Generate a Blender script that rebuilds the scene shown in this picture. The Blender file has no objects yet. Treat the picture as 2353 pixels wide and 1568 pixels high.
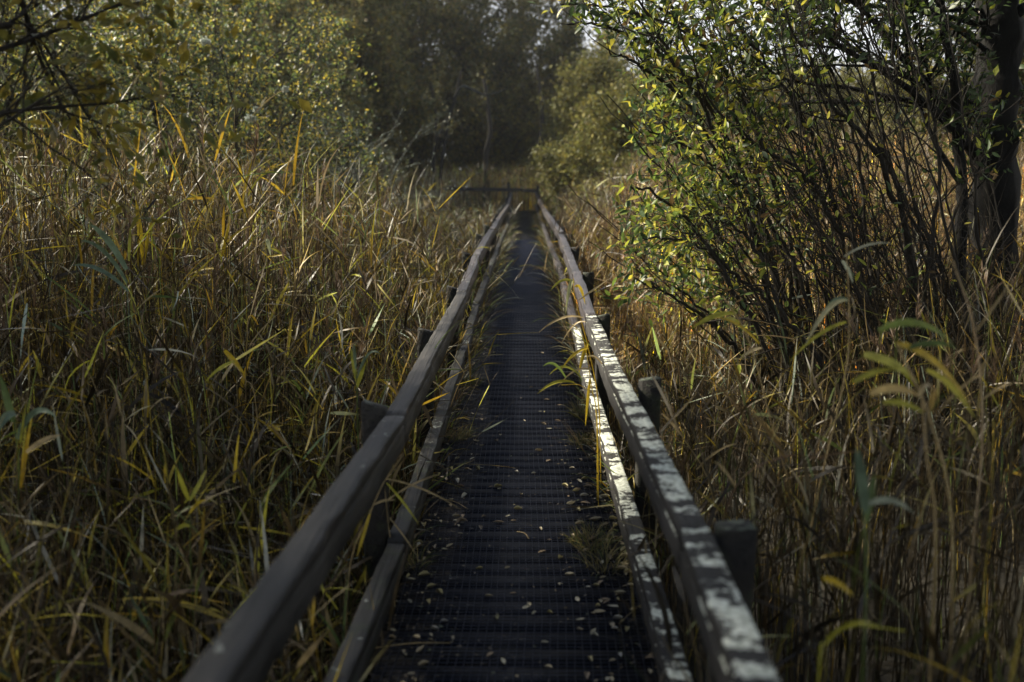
import bpy, math, random
import numpy as np
from mathutils import Vector, Matrix

R = np.random.default_rng(7)
random.seed(7)
SC = bpy.context.scene
COL = SC.collection

# ------------------------------------------------------------------ camera frame
FPX, CX, CY, HORIZ, EYE = 2288.0, 1176.5, 784.0, 436.0, 1.70
PITCH = math.atan((CY - HORIZ) / FPX)
FW = np.array([0, math.cos(PITCH), -math.sin(PITCH)])
UP = np.array([0, math.sin(PITCH), math.cos(PITCH)])


def at(px, py, Y):
    """point of the place at forward distance Y seen at photo position (px, py)"""
    u, v = (px - CX) / FPX, -(py - CY) / FPX
    d = np.array([u, 0, 0]) + v * UP + FW
    return np.array([0, 0, EYE]) + d * (Y / d[1])


HAZE = .0004
# ------------------------------------------------------------------ the walkway's course
ST = np.array([  # Y, x of centre, rise of the deck
    [-4, -.318, 0], [0, -.135, 0], [3.8, .039, 0], [7.2, .06, .0], [8.9, .105, .09], [11, .12, .20],
    [13.6, .178, .29], [18.4, .237, .34], [24, .31, .38], [30, .40, .46], [36, .44, .62], [42, .475, .82],
    [60, .5, .95], [300, .5, 1.2]])


def pc(y):
    return np.interp(y, ST[:, 0], ST[:, 1])


def pz(y):
    return np.interp(y, ST[:, 0], ST[:, 2])


def smooth(a, b, x):
    t = np.clip((x - a) / (b - a), 0, 1)
    return t * t * (3 - 2 * t)


def ground_z(x, y):
    x = np.asarray(x, float); y = np.asarray(y, float)
    return -.36 + pz(y) * .95 + .07 * np.sin(x * .9 + 1.3) * np.sin(y * .7) + .04 * np.sin(x * 2.3 + y * 1.7)


# ------------------------------------------------------------------ object helpers
def tag(o, label=None, cat=None, group=None, kind=None):
    if label: o['label'] = label
    if cat: o['category'] = cat
    if group: o['group'] = group
    if kind: o['kind'] = kind
    return o


def empty(name, loc=(0, 0, 0)):
    o = bpy.data.objects.new(name, None)
    COL.objects.link(o)
    o.location = loc
    o.empty_display_size = .2
    return o


def link(name, me, parent=None):
    o = bpy.data.objects.new(name, me)
    COL.objects.link(o)
    if parent is not None:
        o.parent = parent
        o.matrix_parent_inverse = Matrix.Translation(-Vector(parent.location))
    return o


def mesh(name, V, F, mat, col=None, smooth_=False):
    """V (n,3), F (m,k) -> mesh with an optional point colour"""
    V = np.ascontiguousarray(V, np.float32); F = np.ascontiguousarray(F, np.int32)
    me = bpy.data.meshes.new(name)
    n, (m, k) = len(V), F.shape
    me.vertices.add(n); me.vertices.foreach_set('co', V.ravel())
    me.loops.add(m * k); me.loops.foreach_set('vertex_index', F.ravel())
    me.polygons.add(m)
    me.polygons.foreach_set('loop_start', np.arange(0, m * k, k, dtype=np.int32))
    me.update(calc_edges=True)
    if col is not None:
        a = me.attributes.new('Col', 'FLOAT_COLOR', 'POINT')
        c = np.ones((n, 4), np.float32); c[:, :3] = col
        a.data.foreach_set('color', c.ravel())
    if smooth_:
        me.polygons.foreach_set('use_smooth', np.ones(m, bool))
    me.materials.append(mat)
    return me


class Bag:
    """collects triangles and quads (as two triangles) with colours"""
    def __init__(s): s.V, s.F, s.C, s.n = [], [], [], 0

    def add(s, V, F, C=None):
        V = np.asarray(V, float).reshape(-1, 3); F = np.asarray(F, int)
        if F.shape[1] == 4: F = np.concatenate([F[:, [0, 1, 2]], F[:, [0, 2, 3]]])
        s.V.append(V); s.F.append(F + s.n); s.n += len(V)
        C = np.array([.5, .5, .5]) if C is None else np.asarray(C, float)
        s.C.append(np.broadcast_to(C, V.shape))

    def mesh(s, name, mat, smooth_=False):
        return mesh(name, np.concatenate(s.V), np.concatenate(s.F), mat, np.concatenate(s.C), smooth_)


def norm(a):
    return a / np.maximum(np.linalg.norm(a, axis=-1, keepdims=True), 1e-9)


def tube(P, rad, sides=5, seed=None):
    """round tube along polyline P (n,3)"""
    P = np.asarray(P, float); n = len(P); rad = np.broadcast_to(rad, (n,))
    T = norm(np.gradient(P, axis=0))
    ref = np.array([0, 0, 1.]) if abs(T[0, 2]) < .85 else np.array([1., 0, 0])
    A = norm(np.cross(T, ref)); B = np.cross(T, A)
    th = np.arange(sides) * 2 * math.pi / sides
    rr = rad[:, None] * np.ones((1, sides))
    if seed is not None:
        rr = rr * (1 + .16 * np.random.default_rng(seed).standard_normal((n, sides)).clip(-1.5, 1.5))
    V = P[:, None] + rr[..., None] * (np.cos(th)[None, :, None] * A[:, None] + np.sin(th)[None, :, None] * B[:, None])
    i = np.arange(n - 1)[:, None] * sides; j = np.arange(sides)[None]; j2 = (j + 1) % sides
    F = np.stack([i + j, i + j2, i + sides + j2, i + sides + j], -1).reshape(-1, 4)
    return V.reshape(-1, 3), F


def spline(pts, n):
    """Catmull-Rom through points"""
    P = np.asarray(pts, float)
    if len(P) == 2: return P[0] + (P[1] - P[0]) * np.linspace(0, 1, n)[:, None]
    Q = np.vstack([2 * P[0] - P[1], P, 2 * P[-1] - P[-2]])
    t = np.linspace(0, len(P) - 1 - 1e-6, n); k = t.astype(int); u = (t - k)[:, None]
    a, b, c, d = Q[k], Q[k + 1], Q[k + 2], Q[k + 3]
    return .5 * (2 * b + (c - a) * u + (2 * a - 5 * b + 4 * c - d) * u ** 2 + (3 * b - a - 3 * c + d) * u ** 3)


# ------------------------------------------------------------------ materials
def nodes(name):
    m = bpy.data.materials.new(name); m.use_nodes = True
    nt = m.node_tree; nt.nodes.clear()
    return m, nt, lambda t, **k: mk(nt, t, **k)


def mk(nt, t, **k):
    n = nt.nodes.new(t)
    for a, v in k.items():
        if a.startswith('i_'):
            n.inputs[a[2:].replace('_', ' ')].default_value = v
        else: setattr(n, a, v)
    return n


def ramp(nt, fac, stops):
    r = nt.nodes.new('ShaderNodeValToRGB')
    e = r.color_ramp.elements
    e[0].position, e[0].color = stops[0][0], (*stops[0][1], 1)
    e[1].position, e[1].color = stops[-1][0], (*stops[-1][1], 1)
    for p, c in stops[1:-1]:
        x = e.new(p); x.color = (*c, 1)
    nt.links.new(fac, r.inputs[0])
    return r.outputs[0]


def leaf_mat(name, trans=.4, rough=.5, spec=.5, noise=60., var=.35):
    m, nt, N = nodes(name); L = nt.links.new
    a = N('ShaderNodeAttribute', attribute_name='Col')
    tc = N('ShaderNodeTexCoord')
    no = N('ShaderNodeTexNoise', i_Scale=noise, i_Detail=3.)
    L(tc.outputs['Object'], no.inputs['Vector'])
    f = ramp(nt, no.outputs[0], [(.3, (1 - var,) * 3), (.7, (1 + .25 * var,) * 3)])
    mx = N('ShaderNodeMix', data_type='RGBA', blend_type='MULTIPLY'); mx.inputs[0].default_value = 1
    L(a.outputs[0], mx.inputs[6]); L(f, mx.inputs[7])
    p = N('ShaderNodeBsdfPrincipled', i_Roughness=rough)
    p.inputs['Specular IOR Level'].default_value = spec
    L(mx.outputs[2], p.inputs['Base Color'])
    t = N('ShaderNodeBsdfTranslucent'); L(mx.outputs[2], t.inputs[0])
    s = N('ShaderNodeMixShader'); s.inputs[0].default_value = trans
    L(p.outputs[0], s.inputs[1]); L(t.outputs[0], s.inputs[2])
    o = N('ShaderNodeOutputMaterial'); L(s.outputs[0], o.inputs[0])
    return m


def wood_mat(name, stops, lichen=0., lich_scale=(26, 7, 26), thr=.55, rough=.7, lcol=((.30, .33, .25), (.66, .68, .58)), bump=.5, top_only=True, moss=0., top_w=.16):
    """weathered board: grain along Y, optional pale crust of lichen on the upper faces"""
    m, nt, N = nodes(name); L = nt.links.new
    tc = N('ShaderNodeTexCoord')
    mp = N('ShaderNodeMapping'); mp.inputs['Scale'].default_value = (46, 1.3, 46)
    L(tc.outputs['Object'], mp.inputs[0])
    g = N('ShaderNodeTexNoise', i_Scale=1., i_Detail=8., i_Roughness=.65); L(mp.outputs[0], g.inputs['Vector'])
    b = N('ShaderNodeTexNoise', i_Scale=2.2, i_Detail=5.); L(tc.outputs['Object'], b.inputs['Vector'])
    ad = N('ShaderNodeMath', operation='MULTIPLY_ADD'); ad.inputs[1].default_value = .6; 
    L(g.outputs[0], ad.inputs[0])
    m2 = N('ShaderNodeMath', operation='MULTIPLY'); m2.inputs[1].default_value = .4; L(b.outputs[0], m2.inputs[0])
    L(m2.outputs[0], ad.inputs[2])
    c = ramp(nt, ad.outputs[0], stops)
    mc = N('ShaderNodeMapping'); mc.inputs['Scale'].default_value = (95, 1.1, 95); L(tc.outputs['Object'], mc.inputs[0])
    cr = N('ShaderNodeTexNoise', i_Scale=1., i_Detail=3., i_Roughness=.5); L(mc.outputs[0], cr.inputs['Vector'])
    cf_ = ramp(nt, cr.outputs[0], [(.36, (.22,) * 3), (.43, (1, 1, 1))])
    bl = ramp(nt, b.outputs[0], [(.35, (.6, .6, .62)), (.65, (1.35, 1.3, 1.25))])
    m3 = N('ShaderNodeMix', data_type='RGBA', blend_type='MULTIPLY'); m3.inputs[0].default_value = 1; L(c, m3.inputs[6]); L(cf_, m3.inputs[7])
    m4 = N('ShaderNodeMix', data_type='RGBA', blend_type='MULTIPLY'); m4.inputs[0].default_value = 1; L(m3.outputs[2], m4.inputs[6]); L(bl, m4.inputs[7])
    c = m4.outputs[2]
    hh_ = N('ShaderNodeMath', operation='MULTIPLY'); L(g.outputs[0], hh_.inputs[0]); L(cf_, hh_.inputs[1])
    h = hh_.outputs[0]
    p = N('ShaderNodeBsdfPrincipled', i_Roughness=rough)
    geo = N('ShaderNodeNewGeometry'); sep = N('ShaderNodeSeparateXYZ'); L(geo.outputs['True Normal'], sep.inputs[0])
    if moss:
        mn = N('ShaderNodeTexNoise', i_Scale=9., i_Detail=6.); L(tc.outputs['Object'], mn.inputs['Vector'])
        mf = ramp(nt, mn.outputs[0], [(.52, (0, 0, 0)), (.7, (moss,) * 3)])
        mx = N('ShaderNodeMix', data_type='RGBA'); L(mf, mx.inputs[0]); L(c, mx.inputs[6]); mx.inputs[7].default_value = (.035, .05, .02, 1)
        c = mx.outputs[2]
    if lichen:
        mp2 = N('ShaderNodeMapping'); mp2.inputs['Scale'].default_value = lich_scale
        L(tc.outputs['Object'], mp2.inputs[0])
        l1 = N('ShaderNodeTexNoise', i_Scale=1., i_Detail=7., i_Roughness=.62); L(mp2.outputs[0], l1.inputs['Vector'])
        l2 = N('ShaderNodeTexNoise', i_Scale=60., i_Detail=4.); L(tc.outputs['Object'], l2.inputs['Vector'])
        k = N('ShaderNodeMath', operation='MULTIPLY_ADD'); k.inputs[1].default_value = .22; L(l2.outputs[0], k.inputs[0]); L(l1.outputs[0], k.inputs[2])
        l3 = N('ShaderNodeTexNoise', i_Scale=1.15, i_Detail=2.); L(tc.outputs['Object'], l3.inputs['Vector'])
        k3 = N('ShaderNodeMath', operation='MULTIPLY_ADD'); k3.inputs[1].default_value = .45; L(l3.outputs[0], k3.inputs[0]); L(k.outputs[0], k3.inputs[2])
        k = N('ShaderNodeMath', operation='SUBTRACT'); k.inputs[1].default_value = .225; L(k3.outputs[0], k.inputs[0])
        if top_only:
            u = N('ShaderNodeMath', operation='MULTIPLY_ADD'); u.inputs[1].default_value = top_w; L(sep.outputs[2], u.inputs[0]); L(k.outputs[0], u.inputs[2])
            k = u; thr = thr + top_w - .04
        mk_ = ramp(nt, k.outputs[0], [(thr + .06, (0, 0, 0)), (thr + .10, (lichen,) * 3)])
        lc = ramp(nt, l2.outputs[0], [(.3, lcol[0]), (.62, lcol[1])])
        mx = N('ShaderNodeMix', data_type='RGBA'); L(mk_, mx.inputs[0]); L(c, mx.inputs[6]); L(lc, mx.inputs[7])
        c = mx.outputs[2]
        hm = N('ShaderNodeMath', operation='MULTIPLY_ADD'); hm.inputs[1].default_value = .9
        L(mk_, hm.inputs[0]); L(h, hm.inputs[2]); h = hm.outputs[0]
    L(c, p.inputs['Base Color'])
    bp = N('ShaderNodeBump', i_Strength=bump + .35, i_Distance=.010); L(h, bp.inputs['Height']); L(bp.outputs[0], p.inputs['Normal'])
    o = N('ShaderNodeOutputMaterial'); L(p.outputs[0], o.inputs[0])
    return m


def bark_mat(name, stops, scale=(18, 18, 5), lichen=0., lthr=.62, lcol=(.22, .26, .22), rough=.85):
    m, nt, N = nodes(name); L = nt.links.new
    tc = N('ShaderNodeTexCoord')
    mp = N('ShaderNodeMapping'); mp.inputs['Scale'].default_value = scale; L(tc.outputs['Object'], mp.inputs[0])
    g = N('ShaderNodeTexNoise', i_Scale=1., i_Detail=8., i_Roughness=.7); L(mp.outputs[0], g.inputs['Vector'])
    c = ramp(nt, g.outputs[0], stops)
    if lichen:
        l1 = N('ShaderNodeTexNoise', i_Scale=11., i_Detail=9., i_Roughness=.72); L(tc.outputs['Object'], l1.inputs['Vector'])
        f = ramp(nt, l1.outputs[0], [(lthr - .04, (0, 0, 0)), (lthr + .03, (lichen,) * 3)])
        mx = N('ShaderNodeMix', data_type='RGBA'); L(f, mx.inputs[0]); L(c, mx.inputs[6]); mx.inputs[7].default_value = (*lcol, 1)
        c = mx.outputs[2]
    p = N('ShaderNodeBsdfPrincipled', i_Roughness=rough); L(c, p.inputs['Base Color'])
    p.inputs['Specular IOR Level'].default_value = .25
    bp = N('ShaderNodeBump', i_Strength=.8, i_Distance=.02); L(g.outputs[0], bp.inputs['Height']); L(bp.outputs[0], p.inputs['Normal'])
    o = N('ShaderNodeOutputMaterial'); L(p.outputs[0], o.inputs[0])
    return m


M = {}
M['reed'] = leaf_mat('reed', .28, .45, .35, 25., .45)
M['leaf'] = leaf_mat('willow_leaf', .42, .45, .45, 45., .4)
M['far_leaf'] = leaf_mat('far_leaf', .35, .6, .3, 3., .5)
M['litter'] = leaf_mat('fallen_leaf', .1, .5, .5, 70., .5)
M['grass'] = leaf_mat('grass', .35, .5, .4, 20., .4)
M['bark'] = bark_mat('willow_bark', [(.3, (.012, .011, .011)), (.7, (.05, .044, .036))])
M['shaded_bark'] = bark_mat('shaded_bark', [(.3, (.004, .004, .005)), (.7, (.013, .0125, .012))], (9, 9, 3), .5, .64, (.028, .036, .036))  # near black: shade on the right-hand trunks put into the bark colour
M['grey_bark'] = bark_mat('lichen_bark', [(.3, (.02, .02, .02)), (.7, (.08, .08, .07))], (6, 6, 3), .9, .52, (.24, .28, .24))
M['bare_bark'] = bark_mat('bare_limb_bark', [(.3, (.015, .015, .015)), (.7, (.06, .06, .055))], (6, 6, 3), .7, .56, (.20, .22, .19))
M['rail_left'] = wood_mat('grey_rail_wood', [(.3, (.005, .005, .0055)), (.52, (.018, .017, .0175)), (.72, (.055, .05, .049))], .5, (16, 10, 16), .75, .62, ((.22, .25, .22), (.45, .48, .44)))
M['rail_right'] = wood_mat('lichen_rail_wood', [(.3, (.004, .004, .005)), (.6, (.016, .015, .016)), (.8, (.04, .036, .034))], 1., (5, 11, 6), .57, .75, ((.30, .33, .27), (.72, .75, .68)), top_w=.22)
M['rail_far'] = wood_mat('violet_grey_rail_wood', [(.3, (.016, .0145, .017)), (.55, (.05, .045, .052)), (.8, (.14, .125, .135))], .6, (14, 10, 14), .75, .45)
M['midrail_left'] = wood_mat('dark_midrail_wood', [(.3, (.006, .0065, .007)), (.6, (.02, .02, .021)), (.8, (.05, .05, .05))], .8, (20, 12, 20), .73, .65, ((.18, .21, .19), (.42, .45, .42)), moss=.5)
M['post'] = wood_mat('post_wood', [(.3, (.005, .005, .0055)), (.6, (.018, .0165, .015)), (.8, (.045, .04, .034))], .6, (12, 12, 12), .62, .8, ((.08, .10, .07), (.17, .2, .15)), moss=.6)
M['end_rail'] = wood_mat('dark_end_rail', [(.3, (.012, .012, .013)), (.8, (.05, .046, .045))])


def deck_mat():
    m, nt, N = nodes('dark_deck'); L = nt.links.new  # near-black planks, mottled in tone and roughness
    tc = N('ShaderNodeTexCoord')
    a = N('ShaderNodeAttribute', attribute_name='Col')
    mp = N('ShaderNodeMapping'); mp.inputs['Scale'].default_value = (3, 60, 10); L(tc.outputs['Object'], mp.inputs[0])
    g = N('ShaderNodeTexNoise', i_Scale=1., i_Detail=6.); L(mp.outputs[0], g.inputs['Vector'])
    b = N('ShaderNodeTexNoise', i_Scale=3.5, i_Detail=6., i_Roughness=.65); L(tc.outputs['Object'], b.inputs['Vector'])
    c = ramp(nt, g.outputs[0], [(.3, (.45, .45, .45)), (.7, (1.3, 1.3, 1.3))])
    mx = N('ShaderNodeMix', data_type='RGBA', blend_type='MULTIPLY'); mx.inputs[0].default_value = 1
    L(a.outputs[0], mx.inputs[6]); L(c, mx.inputs[7])
    mf = ramp(nt, b.outputs[0], [(.56, (0, 0, 0)), (.72, (.5, .5, .5))])
    mo = N('ShaderNodeMix', data_type='RGBA'); L(mf, mo.inputs[0]); L(mx.outputs[2], mo.inputs[6]); mo.inputs[7].default_value = (.02, .022, .018, 1)
    p = N('ShaderNodeBsdfPrincipled'); p.inputs['Specular IOR Level'].default_value = .12; L(mo.outputs[2], p.inputs['Base Color'])
    rr = ramp(nt, b.outputs[0], [(.35, (.45,) * 3), (.65, (.7,) * 3)]); L(rr, p.inputs['Roughness'])
    wv = N('ShaderNodeTexWave', wave_type='BANDS', bands_direction='Y', i_Scale=18., i_Distortion=.4); L(tc.outputs['Object'], wv.inputs['Vector'])
    bp = N('ShaderNodeBump', i_Strength=.3, i_Distance=.003); L(wv.outputs[0], bp.inputs['Height']); L(bp.outputs[0], p.inputs['Normal'])
    o = N('ShaderNodeOutputMaterial'); L(p.outputs[0], o.inputs[0])
    return m


M['deck'] = deck_mat()
m, nt, N = nodes('galvanised_wire')
p = N('ShaderNodeBsdfPrincipled', i_Roughness=.42, i_Metallic=.6); p.inputs['Base Color'].default_value = (.026, .031, .052, 1)
o = N('ShaderNodeOutputMaterial'); nt.links.new(p.outputs[0], o.inputs[0]); M['wire'] = m

m, nt, N = nodes('marsh_ground'); tc = N('ShaderNodeTexCoord')
g = N('ShaderNodeTexNoise', i_Scale=3., i_Detail=10., i_Roughness=.7); nt.links.new(tc.outputs['Object'], g.inputs['Vector'])
c = ramp(nt, g.outputs[0], [(.3, (.006, .005, .004)), (.55, (.02, .016, .009)), (.75, (.05, .04, .02))])
p = N('ShaderNodeBsdfPrincipled', i_Roughness=.9); nt.links.new(c, p.inputs['Base Color'])
bp = N('ShaderNodeBump', i_Strength=1., i_Distance=.1); nt.links.new(g.outputs[0], bp.inputs['Height']); nt.links.new(bp.outputs[0], p.inputs['Normal'])
o = N('ShaderNodeOutputMaterial'); nt.links.new(p.outputs[0], o.inputs[0]); M['ground'] = m

# ------------------------------------------------------------------ ground
xs = np.unique(np.concatenate([np.linspace(-12, 12, 60), np.linspace(-400, 400, 60)]))
ys = np.unique(np.concatenate([np.linspace(-6, 50, 110), np.linspace(-150, 700, 60)]))
X, Y = np.meshgrid(xs, ys)
Z = ground_z(X, Y)
V = np.stack([X, Y, Z], -1).reshape(-1, 3)
nx = len(xs); i, j = np.meshgrid(np.arange(len(ys) - 1), np.arange(nx - 1), indexing='ij')
k = (i * nx + j).ravel()
tag(link('ground', mesh('ground', V, np.stack([k, k + 1, k + nx + 1, k + nx], -1), M['ground'], smooth_=True)), kind='structure')

# ------------------------------------------------------------------ boardwalk
Y0, Y1, HALF = -1.2, 42.0, .535


def box_faces():
    return np.array([[0, 3, 2, 1], [4, 5, 6, 7], [0, 1, 5, 4], [1, 2, 6, 5], [2, 3, 7, 6], [3, 0, 4, 7]])


def hexa(x0, x1, y0, y1, z0, z1, zslope=0.):
    return np.array([[x0, y0, z0], [x1, y0, z0], [x1, y1, z0], [x0, y1, z0],
                     [x0, y0, z1], [x1, y0, z1], [x1, y1, z1 + zslope], [x0, y1, z1 + zslope]], float)


bw = empty('boardwalk', (float(pc(0)), 0, 0))
tag(bw, 'long narrow dark boardwalk of cross planks under wire mesh running between the reeds', 'boardwalk')
bag = Bag()
y = Y0
while y < Y1:
    w = .138 + R.uniform(-.004, .004)
    yc = y + w / 2
    dz = R.normal(0, .0014); hs = HALF + R.normal(0, .008)
    v = hexa(-hs, hs, -w / 2, w / 2, -.035, 0)
    a = math.atan(float(pc(yc + .3) - pc(yc - .3)) / .6) + R.normal(0, .004)
    sl = float(pz(yc + .3) - pz(yc - .3)) / .6
    roll = R.normal(0, .003)
    v[:, 2] += v[:, 1] * sl + v[:, 0] * roll + float(pz(yc)) + dz
    x_, y_ = v[:, 0].copy(), v[:, 1].copy()
    v[:, 0] = x_ * math.cos(a) + y_ * math.sin(a) + float(pc(yc)) + R.normal(0, .006)
    v[:, 1] = -x_ * math.sin(a) + y_ * math.cos(a) + yc
    b = R.uniform(.7, 1.3)
    bag.add(v, box_faces(), np.array([.0024, .0030, .0056]) * b)
    y += w + R.uniform(.003, .008)
# the short arm that turns off to the left at the far end
x = -3.2
while x < 1.15:
    v = hexa(x, x + .14, 42.05, 43.1, .785, .82)
    bag.add(v, box_faces(), np.array([.0024, .0030, .0056]) * R.uniform(.7, 1.3)); x += .15
link('deck', bag.mesh('deck', M['deck']), bw)
for s in (-1, 1):
    yy = np.linspace(Y0, Y1, 140)
    bag = Bag()
    V = []
    for q in yy:
        xx = float(pc(q)) + s * .40
        V += [[xx - .05, q, float(pz(q)) - .20], [xx + .05, q, float(pz(q)) - .20], [xx + .05, q, float(pz(q)) - .037], [xx - .05, q, float(pz(q)) - .037]]
    F = []
    for q in range(len(yy) - 1):
        for t in range(4):
            F.append([q * 4 + t, q * 4 + (t + 1) % 4, q * 4 + 4 + (t + 1) % 4, q * 4 + 4 + t])
    bag.add(V, F)
    link('edge_beam', bag.mesh('edge_beam', M['end_rail']), bw)
# wire mesh stapled over the planks
bag = Bag()
yy = np.arange(Y0, Y1, .15)
for t in np.arange(-HALF + .03, HALF - .02, .031):
    P = np.stack([pc(yy) + t + R.normal(0, .0012, len(yy)), yy, pz(yy) + .0045 + R.normal(0, .0008, len(yy)).clip(-.001, .002)], -1)
    bag.add(*tube(P, .0016, 3))
yy = np.arange(Y0, 26, .031)
n = len(yy)
tx = np.linspace(-HALF + .02, HALF - .02, 6)
for q in yy:
    P = np.stack([pc(q) + tx, q + R.normal(0, .0012, 6), np.full(6, pz(q) + .0065)], -1)
    bag.add(*tube(P, .0016, 3))
link('wire_mesh', bag.mesh('wire_mesh', M['wire']), bw)

# ------------------------------------------------------------------ handrails


def board(P0, P1, w, h, seed, segs=26, sag=0.):
    """a worn board on edge from P0 to P1 (top centre line): eased edges, slightly wavy; local coords from P0"""
    g = np.random.default_rng(seed)
    P0 = np.asarray(P0, float); P1 = np.asarray(P1, float)
    e = .004
    prof = np.array([[-w / 2, -h + e], [-w / 2, -.046], [-w / 2 + .007, -.041], [-w / 2, -.036], [-w / 2, -e], [-w / 2 + e, 0], [-w * .12, -.001], [w * .15, .001], [w / 2 - e, 0], [w / 2, -e], [w / 2, -.030], [w / 2 - .008, -.036], [w / 2, -.043], [w / 2, -h + e], [w / 2 - e, -h], [-w / 2 + e, -h]])
    k = len(prof)
    t = np.linspace(0, 1, segs)
    C = P0 + (P1 - P0) * t[:, None]
    C[:, 2] -= sag * 4 * t * (1 - t)
    C[:, 0] += np.interp(t, np.linspace(0, 1, 7), g.normal(0, .0035, 7))
    d = norm(P1 - P0); rt = norm(np.cross(d, [0, 0, 1.])); up = np.cross(rt, d)
    V = C[:, None] + prof[None, :, :1] * rt + prof[None, :, 1:] * up
    V = V + g.normal(0, .0016, V.shape)
    i = np.arange(segs - 1)[:, None] * k; j = np.arange(k)[None]; j2 = (j + 1) % k
    F = np.stack([i + j, i + j2, i + k + j2, i + k + j], -1).reshape(-1, 4)
    Vf = V.reshape(-1, 3)
    caps = []
    for base, fl in ((0, False), ((segs - 1) * k, True)):
        c = np.arange(1, k - 1)
        tri = np.stack([np.full(k - 2, base), base + c, base + c + 1], -1)
        caps.append(tri[:, ::-1] if not fl else tri)
    bag = Bag(); bag.add(Vf, F); n0 = bag.n; bag.n = 0
    for c in caps: bag.F.append(c)
    bag.n = n0
    return bag


def post_bag(cx, cy, w, d, z0, z1, slope, seed, inward):
    g = np.random.default_rng(seed)
    zs = np.linspace(z0, z1, 9)
    bag = Bag()
    e = .008
    prof = np.array([[-w / 2 + e, -d / 2], [w / 2 - e, -d / 2], [w / 2, -d / 2 + e], [w / 2, d / 2 - e], [w / 2 - e, d / 2], [-w / 2 + e, d / 2], [-w / 2, d / 2 - e], [-w / 2, -d / 2 + e]])
    tilt = g.normal(0, .012, 2)
    V = []
    for q, z in enumerate(zs):
        t = (z - z0) / (z1 - z0)
        r = prof + g.normal(0, .0015, prof.shape)
        zz = np.full(8, z)
        if q == len(zs) - 1: zz = z + r[:, 0] * slope * -inward + g.normal(0, .003, 8)
        V.append(np.stack([cx + r[:, 0] + tilt[0] * t, cy + r[:, 1] + tilt[1] * t, zz], -1))
    V = np.concatenate(V)
    i = np.arange(8)[:, None] * 8; j = np.arange(8)[None]; j2 = (j + 1) % 8
    bag.add(V, np.stack([i + j, i + j2, i + 8 + j2, i + 8 + j], -1).reshape(-1, 4))
    b = 64; bag.F.append(np.array([[b, b + q, b + q + 1] for q in range(1, 7)]))
    return bag


RW, RH = .080, .125


def rail_x(s, q):
    """centre of the rail boards"""
    near = np.interp(q, [0, 3.8], [.0, 0.])
    return float(pc(q)) + s * (.507 + near)


def railing(s, label, post_ys, joints, top_mats, mid_mats, seed):
    root = empty('railing', (rail_x(s, 4), 4, 0))
    tag(root, label, 'railing', 'handrails along the boardwalk')
    g = np.random.default_rng(seed)
    for kk, q in enumerate(post_ys):
        px = rail_x(s, q) + s * (RW / 2 + .056)
        top = .81 + float(pz(q)) + (.02 if s < 0 else -.012) + g.normal(0, .012)
        link('post', post_bag(px, q, (.10 if s > 0 else .095), .085, float(ground_z(px, q)) - .1, top, .32 if s < 0 else .12, seed + kk, -s).mesh('post', M['post']), root)
    for a, b, mt, mm in zip(joints[:-1], joints[1:], top_mats, mid_mats):
        for nm, hh, mat, w, h in (('top_rail', .81, mt, RW, RH), ('mid_rail', .30, mm, .07, .11)):
            # every board runs straight between its two joints
            P0 = np.array([rail_x(s, a), a + .007, hh + float(pz(a)) + g.normal(0, .009)])
            P1 = np.array([rail_x(s, b), b - .007, hh + float(pz(b)) + g.normal(0, .009)])
            if nm == 'mid_rail': P0[0] -= s * .0; P1[0] -= s * .0
            link(nm, board(P0, P1, w, h, int(g.integers(1e6)), max(8, int((b - a) * 9)), .006).mesh(nm, mat), root)
    return root


LP = [-.8, 1.5, 3.92, 6.15, 8.4, 10.7, 13.1, 15.6, 18.2, 20.8, 23.5, 26.2, 29, 32, 35, 38, 41]
LJ = [-1.2, 3.86, 8.25, 10.75, 13.15, 18.3, 23.6, 29.1, 35.1, 41.2]
RP = [.1, 2.62, 4.75, 7.15, 9.4, 11.7, 13.9, 16.2, 18.7, 21.2, 24, 27, 30, 33, 36, 39, 41.2]
RJ = [-1.2, 2.5, 7.1, 9.45, 11.75, 13.95, 18.8, 24.1, 30.1, 36.1, 41.3]
railing(-1, 'left handrail of plain grey weathered boards on square dark posts beside the tall reed bed', LP, LJ,
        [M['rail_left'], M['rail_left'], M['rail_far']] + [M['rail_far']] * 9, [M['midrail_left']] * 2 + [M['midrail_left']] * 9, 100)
railing(1, 'right handrail crusted with white lichen patches, on the willow side of the boardwalk', RP, RJ,
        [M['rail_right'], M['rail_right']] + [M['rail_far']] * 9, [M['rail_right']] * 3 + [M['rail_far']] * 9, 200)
er = empty('railing', (-.9, 43.2, .8))
tag(er, 'short dark crosswise railing closing the far end of the boardwalk', 'railing')
Pe = [at(1018, 432, 43.2), at(1135, 434, 43.2), at(1262, 435, 43.2)]
b = board((-3.0, 43.2, 1.80), (.45, 43.25, 1.76), .06, .15, 5, 20); link('top_rail', b.mesh('top_rail', M['end_rail']), er)
b = board((.46, 43.25, 1.74), (1.2, 43.3, 1.72), .06, .15, 6, 8); link('top_rail', b.mesh('top_rail', M['end_rail']), er)
for q, t in ((-2.9, .02), (-1.2, .06), (-.15, .20), (1.12, .04)):
    link('post', post_bag(q, 43.32, .12, .1, .3, 1.82 + t, .1, int(q * 10) + 90, 1).mesh('post', M['post']), er)

# ------------------------------------------------------------------ reeds
REED = {  # palette of blades and stems, share of each
    'straw': ((.27, .20, .095), (.19, .135, .06), (.13, .088, .042), (.17, .13, .075), (.12, .09, .055), (.40, .33, .19)),
    'yellow': ((.60, .45, .05), (.60, .39, .04), (.42, .36, .06)),
    'green': ((.17, .23, .055), (.11, .17, .06), (.25, .29, .08)),
    'pale': ((.33, .40, .33), (.50, .50, .42)),
}


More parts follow.
